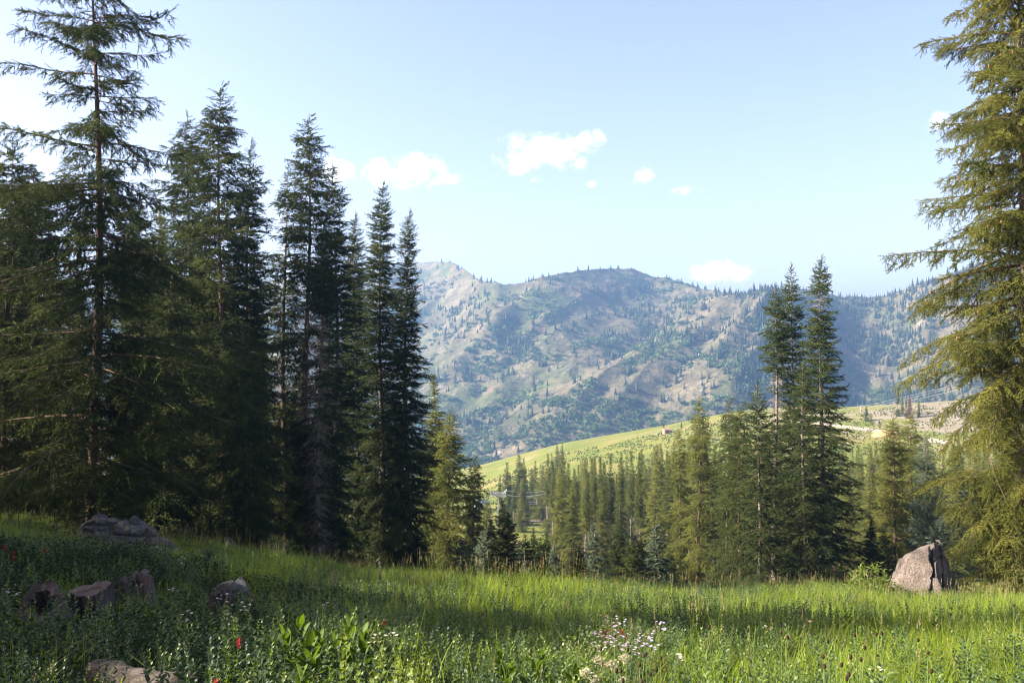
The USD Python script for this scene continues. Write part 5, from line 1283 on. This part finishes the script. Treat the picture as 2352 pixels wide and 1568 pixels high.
for k, (u, v) in enumerate(whites):
    where = 'on the rock beyond the stumps' if 440 < u < 590 and v > 1330 else 'before the split boulder' if v < 1300 else 'in the sunny right meadow' if u > 1150 else 'in the shaded left meadow'
    copy(C_WHITE[k % 2], 'white_aster', f'spray of small white asters {where}', 'flower', stand(u, v, .50, 6.5), rng.uniform(0, 6.28), rng.uniform(.85, 1.1), 'white asters in the meadow')
for k in range(40):
    u = 1452 + rng.normal(0, 48); v = 1452 + rng.normal(0, 20) + .12 * (u - 1452)
    copy(C_LILAC[k % 2], 'lilac_fleabane', 'pale lilac fleabane in the dense patch at the centre of the meadow', 'flower', stand(u, v, .50, 7), rng.uniform(0, 6.28), rng.uniform(.8, 1.1), 'patch of lilac fleabanes')
for k in range(11):
    u = 1400 + rng.normal(0, 32); v = 1530 + rng.normal(0, 17)
    copy(C_CREAM, 'cream_flower', 'cream flower head in the clump at the bottom, below the fleabanes', 'flower', stand(u, v, .46, 6), rng.uniform(0, 6.28), rng.uniform(.7, 1.1), 'clump of cream flowers')
copy(C_PINK, 'pink_flower', 'single pink flower in the sunlit grass left of the boulder', 'flower', stand(*to_v([(505, 1022)], *c7)[0], .44), 1.0)
# ------------------------------------------------------------------ roads, hut and chairlift on the far slopes
M_ROAD = noisy('dirt_road', [(.3, (.22, .17, .12)), (.7, (.32, .26, .20))], .4, 4, .95, coord="world")
M_STEEL = principled('galvanised_steel', (.24, .25, .26), .5, .4, metallic=0.4)
M_MAST = principled('weathered_mast', (.13, .135, .13), .6, .3)
M_CABLE = principled('pale_cable', (.36, .35, .33), .5, .5)
M_DARK = principled('dark_steel', (.05, .055, .06), .5, .5)
def track(name, pts, half, label):
    p = np.array([hit(u, v, 100) for u, v in pts])
    s = np.linspace(0, 1, 60); t = np.linspace(0, 1, len(p))
    c = np.stack([PchipInterpolator(t, p[:, k])(s) for k in range(3)], 1)
    tg = np.gradient(c, axis=0); tg[:, 2] = 0; tg /= np.linalg.norm(tg, axis=1, keepdims=True)
    n = np.stack([-tg[:, 1], tg[:, 0], 0 * s], 1)
    rows = [c + n * half * k for k in (-1, -.5, 0, .5, 1)]
    v = np.stack(rows, 1)
    v[..., 2] = ground_z(v[..., 0], v[..., 1]) + .10
    v[:, [0, -1], 2] -= .35
    a = np.arange(60 * 5).reshape(60, 5)
    q = np.stack([a[:-1, :-1], a[1:, :-1], a[1:, 1:], a[:-1, 1:]], -1).reshape(-1, 4)
    obj(name, (v.reshape(-1, 3), np.vstack([q[:, [0, 1, 2]], q[:, [0, 2, 3]]])), M_ROAD, smooth=True, kind='structure', label=label)
track('dirt_road', [(1770, 962), (1840, 967), (1918, 977), (1990, 986), (2045, 995), (2100, 1004), (2180, 1016)], 4.5, 'pale dirt road crossing the grassy hill')
track('dirt_road', [(1180, 1199), (1205, 1197), (1228, 1196), (1262, 1197), (1300, 1198)], 3.0, 'strip of dirt road across the clearing')
g = hit(2040, 1001, 100)
_m = trimesh.creation.icosphere(3, 1.0); _v = np.array(_m.vertices) * [6.5, 4.0, 2.0]; _v += (meshkit.fbm(_v * .5, 3, 2)[:, None] - .5) * .8
put('sand_heap', (_v, np.array(_m.faces)), noisy('yellow_sand', [(.3, (.20, .125, .05)), (.7, (.28, .19, .085))], .8, 3, .95), g, 0, 'yellow sand heap below the dirt road', 'sand heap', 40)
def hut(name, label, loc, w, d, h, wall, roofm, rz=0.0):
    t = thing(name, label, 'hut', loc, rz)
    obj('wall', box((-w / 2, -d / 2, -1.0), (w / 2, d / 2, h)), wall, t)
    pr = np.array([(-w / 2 - .2, -d / 2 - .3, h + .01), (w / 2 + .2, -d / 2 - .3, h + .01), (w / 2 + .2, d / 2 + .3, h + .01), (-w / 2 - .2, d / 2 + .3, h + .01), (-w / 2 - .2, 0, h + .8), (w / 2 + .2, 0, h + .8)])
    obj('roof', (pr, np.array([(0, 1, 5), (0, 5, 4), (2, 3, 4), (2, 4, 5), (0, 4, 3), (1, 2, 5), (0, 3, 2), (0, 2, 1)])), roofm, t)
    dr = obj('door', box((-.45, -d / 2 - .06, 0), (.45, -d / 2 - .003, min(1.9, h - .1))), M_DARK, t)
    return t
M_BRICK = noisy('red_boards', [(.3, (.22, .10, .075)), (.7, (.33, .16, .12))], 2.0, 3, .9)
M_WHITEP = principled('white_paint', (.42, .42, .40), .6)
M_ROOF = principled('pale_red_roof', (.22, .13, .10), .8)
M_BLUE = principled('blue_roof', (.10, .15, .22), .6)
hut('hut', 'small red hut on the crest of the grassy hill', at(1531, RIDGE_Y - 6, .1), 3.2, 2.4, 1.7, M_BRICK, M_ROOF, .3)
hut('shed', 'white shed with a blue roof half hidden left of the lift tower', hit(1106, 1172, 120) + [0, 0, .2], 4.5, 3.0, 2.3, M_WHITEP, M_BLUE, .2)
put('boulder', rock([(-1.3, 0, -.3), (1.3, .2, -.3), (0, -1, -.3), (0, 1, -.3), (-.4, 0, 1.5), (.5, -.1, 1.6), (.9, .1, 1.0)], 17, .25, .12), M_PINK, hit(2016, 972, 100), 0, 'pale rock standing beside the road on the hill', 'boulder')

D1 = 205.0
def pt(u, v, d):
    return np.array([(u - 1176.0) / FPX * d, d, (784 - v) / FPX * d])
a, b = pt(1131, 1136, D1), pt(1163, 1134, D1 + 1)
foot = at(1145, D1)
t = thing('lift_tower', 'grey chairlift tower with trussed crossarm at the left of the clearing', 'lift tower', foot)
_top = np.array([0, 0, pt(1145, 1137, D1)[2] - foot[2]])
obj('mast', tube([[0, 0, -1], [0, 0, _top[2] * .6], _top], [.20, .17, .14], 12), M_MAST, t, smooth=True)
_w = 1.75
obj('crossarm', bars([(_top + [-_w, 0, .1], _top + [_w, 0, .1]), (_top + [-_w, 0, .35], _top + [_w, 0, .35])], .12, 6), M_STEEL, t)
for sx in (-1, 1):
    o = _top + [sx * _w * .92, 0, .3]
    obj('lifting_frame', bars([(o, o + [sx * .25, 0, 1.05]), (o + [-sx * .7, 0, 0], o + [sx * .25, 0, 1.05])], .07), M_STEEL, t)
    sh_ = obj('sheave_train', bars([(o + [0, -1.5, .25], o + [0, 1.5, .25])], .11, 6), M_STEEL, t)
    for q in range(4):
        w_ = trimesh.creation.cylinder(.20, .09, sections=14); w_.apply_transform(trimesh.transformations.rotation_matrix(math.pi / 2, [0, 1, 0])); w_.apply_translation(o + [0, -1.2 + .8 * q, .40])
        obj('wheel', w_, M_DARK, sh_)
obj('walkway', bars([(_top + [-_w, -.4, -.25], _top + [_w, -.4, -.25]), (_top + [-_w, .4, -.25], _top + [_w, .4, -.25]), (_top + [-_w, -.4, .75], _top + [_w, -.4, .75])], .06), M_STEEL, t)
def cable(label, pts, r):
    p = np.array(pts); s = np.linspace(0, 1, 40); tt = np.linspace(0, 1, len(p))
    c = np.stack([np.interp(s, tt, p[:, k]) for k in range(3)], 1)
    c[:, 2] -= 1.2 * (1 - (2 * s - 1) ** 2) * .5
    obj('lift_cable', tube(c, r, 6), M_CABLE, smooth=True, label=label, cat='cable', group='chairlift cables')
cable('upper chairlift cable running right from the tower behind the trees', [pt(1161, 1126, D1 + 1), pt(1262, 1124, D1 + 20)], .07)
cable('lower chairlift cable, the one the chair hangs from', [pt(1161, 1136, D1 + 1), pt(1262, 1131, D1 + 18)], .10)
cable('chairlift cable running left from the tower', [pt(1090, 1142, D1 - 8), pt(1132, 1137, D1)], .06)
_c = pt(1220, 1134.5, D1 + 10)
t = thing('lift_chair', 'empty lift chair hanging from the lower cable over the clearing', 'lift chair', _c - [0, 0, 2.6])
obj('hanger', bars([((0, 0, 2.6), (0, 0, 1.9)), ((0, 0, 1.9), (-1.25, 0, 1.5)), ((0, 0, 1.9), (1.25, 0, 1.5)), ((-1.25, 0, 1.5), (-1.25, 0, .35)), ((1.25, 0, 1.5), (1.25, 0, .35))], .06), M_STEEL, t)
obj('seat', box((-1.3, -.45, .28), (1.3, .05, .36)), M_DARK, t)
obj('backrest', box((-1.3, .06, .5), (1.3, .12, .95)), M_DARK, t)
obj('safety_bar', bars([((-1.2, -.5, .85), (1.2, -.5, .85)), ((-1.2, -.5, .85), (-1.2, .05, 1.0)), ((1.2, -.5, .85), (1.2, .05, 1.0))], .04), M_STEEL, t)
D2 = 440.0
for (v0, v1, lb) in [(944, 906, 'highest of the three lift cables over the right end of the hill'), (950, 911, 'middle lift cable over the right end of the hill'), (952, 919, 'lowest lift cable over the right end of the hill')]:
    cable(lb, [pt(1880, v0 + 6, D2), pt(2000, v0 - (v0 - v1) * .47, D2), pt(2200, v1 - 24, D2)], .06)
g = at(1977, RIDGE_Y - 4)
t = thing('lift_tower', 'small lift pylon on the hill crest beside the lone round tree', 'lift tower', g)
obj('mast', tube([[0, 0, -1], [0, 0, 3.0]], [.22, .16], 8), M_STEEL, t, smooth=True)
obj('crossarm', bars([((-1.6, 0, 2.9), (1.6, 0, 2.9))], .14), M_STEEL, t)
g = pt(2046, 927, D2)
t = thing('lift_chair', 'white-backed lift chair on the cables above the right end of the hill', 'lift chair', g - [0, 0, 2.2])
obj('hanger', bars([((0, 0, 2.2), (0, 0, 1.4)), ((-1.3, 0, 1.4), (1.3, 0, 1.4)), ((-1.3, 0, 1.4), (-1.3, 0, .3)), ((1.3, 0, 1.4), (1.3, 0, .3))], .09), M_STEEL, t)
obj('seat', box((-1.35, -.4, .2), (1.35, .1, .32)), M_WHITEP, t)
obj('backrest', box((-1.35, .11, .4), (1.35, .2, .95)), M_WHITEP, t)
GH = 'conifers on the grassy hill'
for (u, d, tv, k, tx) in [(1990, 400, 932, 2, 'round lone conifer on the hill crest right of the tall firs'), (2000, 395, 946, 4, 'dwarf conifer at the foot of the lone crest conifer'), (2062, 405, 896, 1, 'tallest of the thin bare conifers at the right end of the hill'), (2072, 408, 905, 3, 'thin conifer right beside the tallest bare hill conifer'), (2081, 402, 912, 1, 'leaning bare conifer in the group at the right end of the hill'), (2089, 398, 908, 5, 'brownish conifer closing the group at the right end of the hill'), (2110, 400, 915, 3, 'hill conifer half behind the right edge tree'),
                          (1524, 440, 967, 4, 'tiny conifer just left of the red hut'), (1565, 436, 968, 3, 'tiny conifer right of the red hut'), (1780, 425, 925, 4, 'crest conifer seen between the tall firs')]:
    forest_tree(k, u, d, tv, tx, GH, wide=1.3)
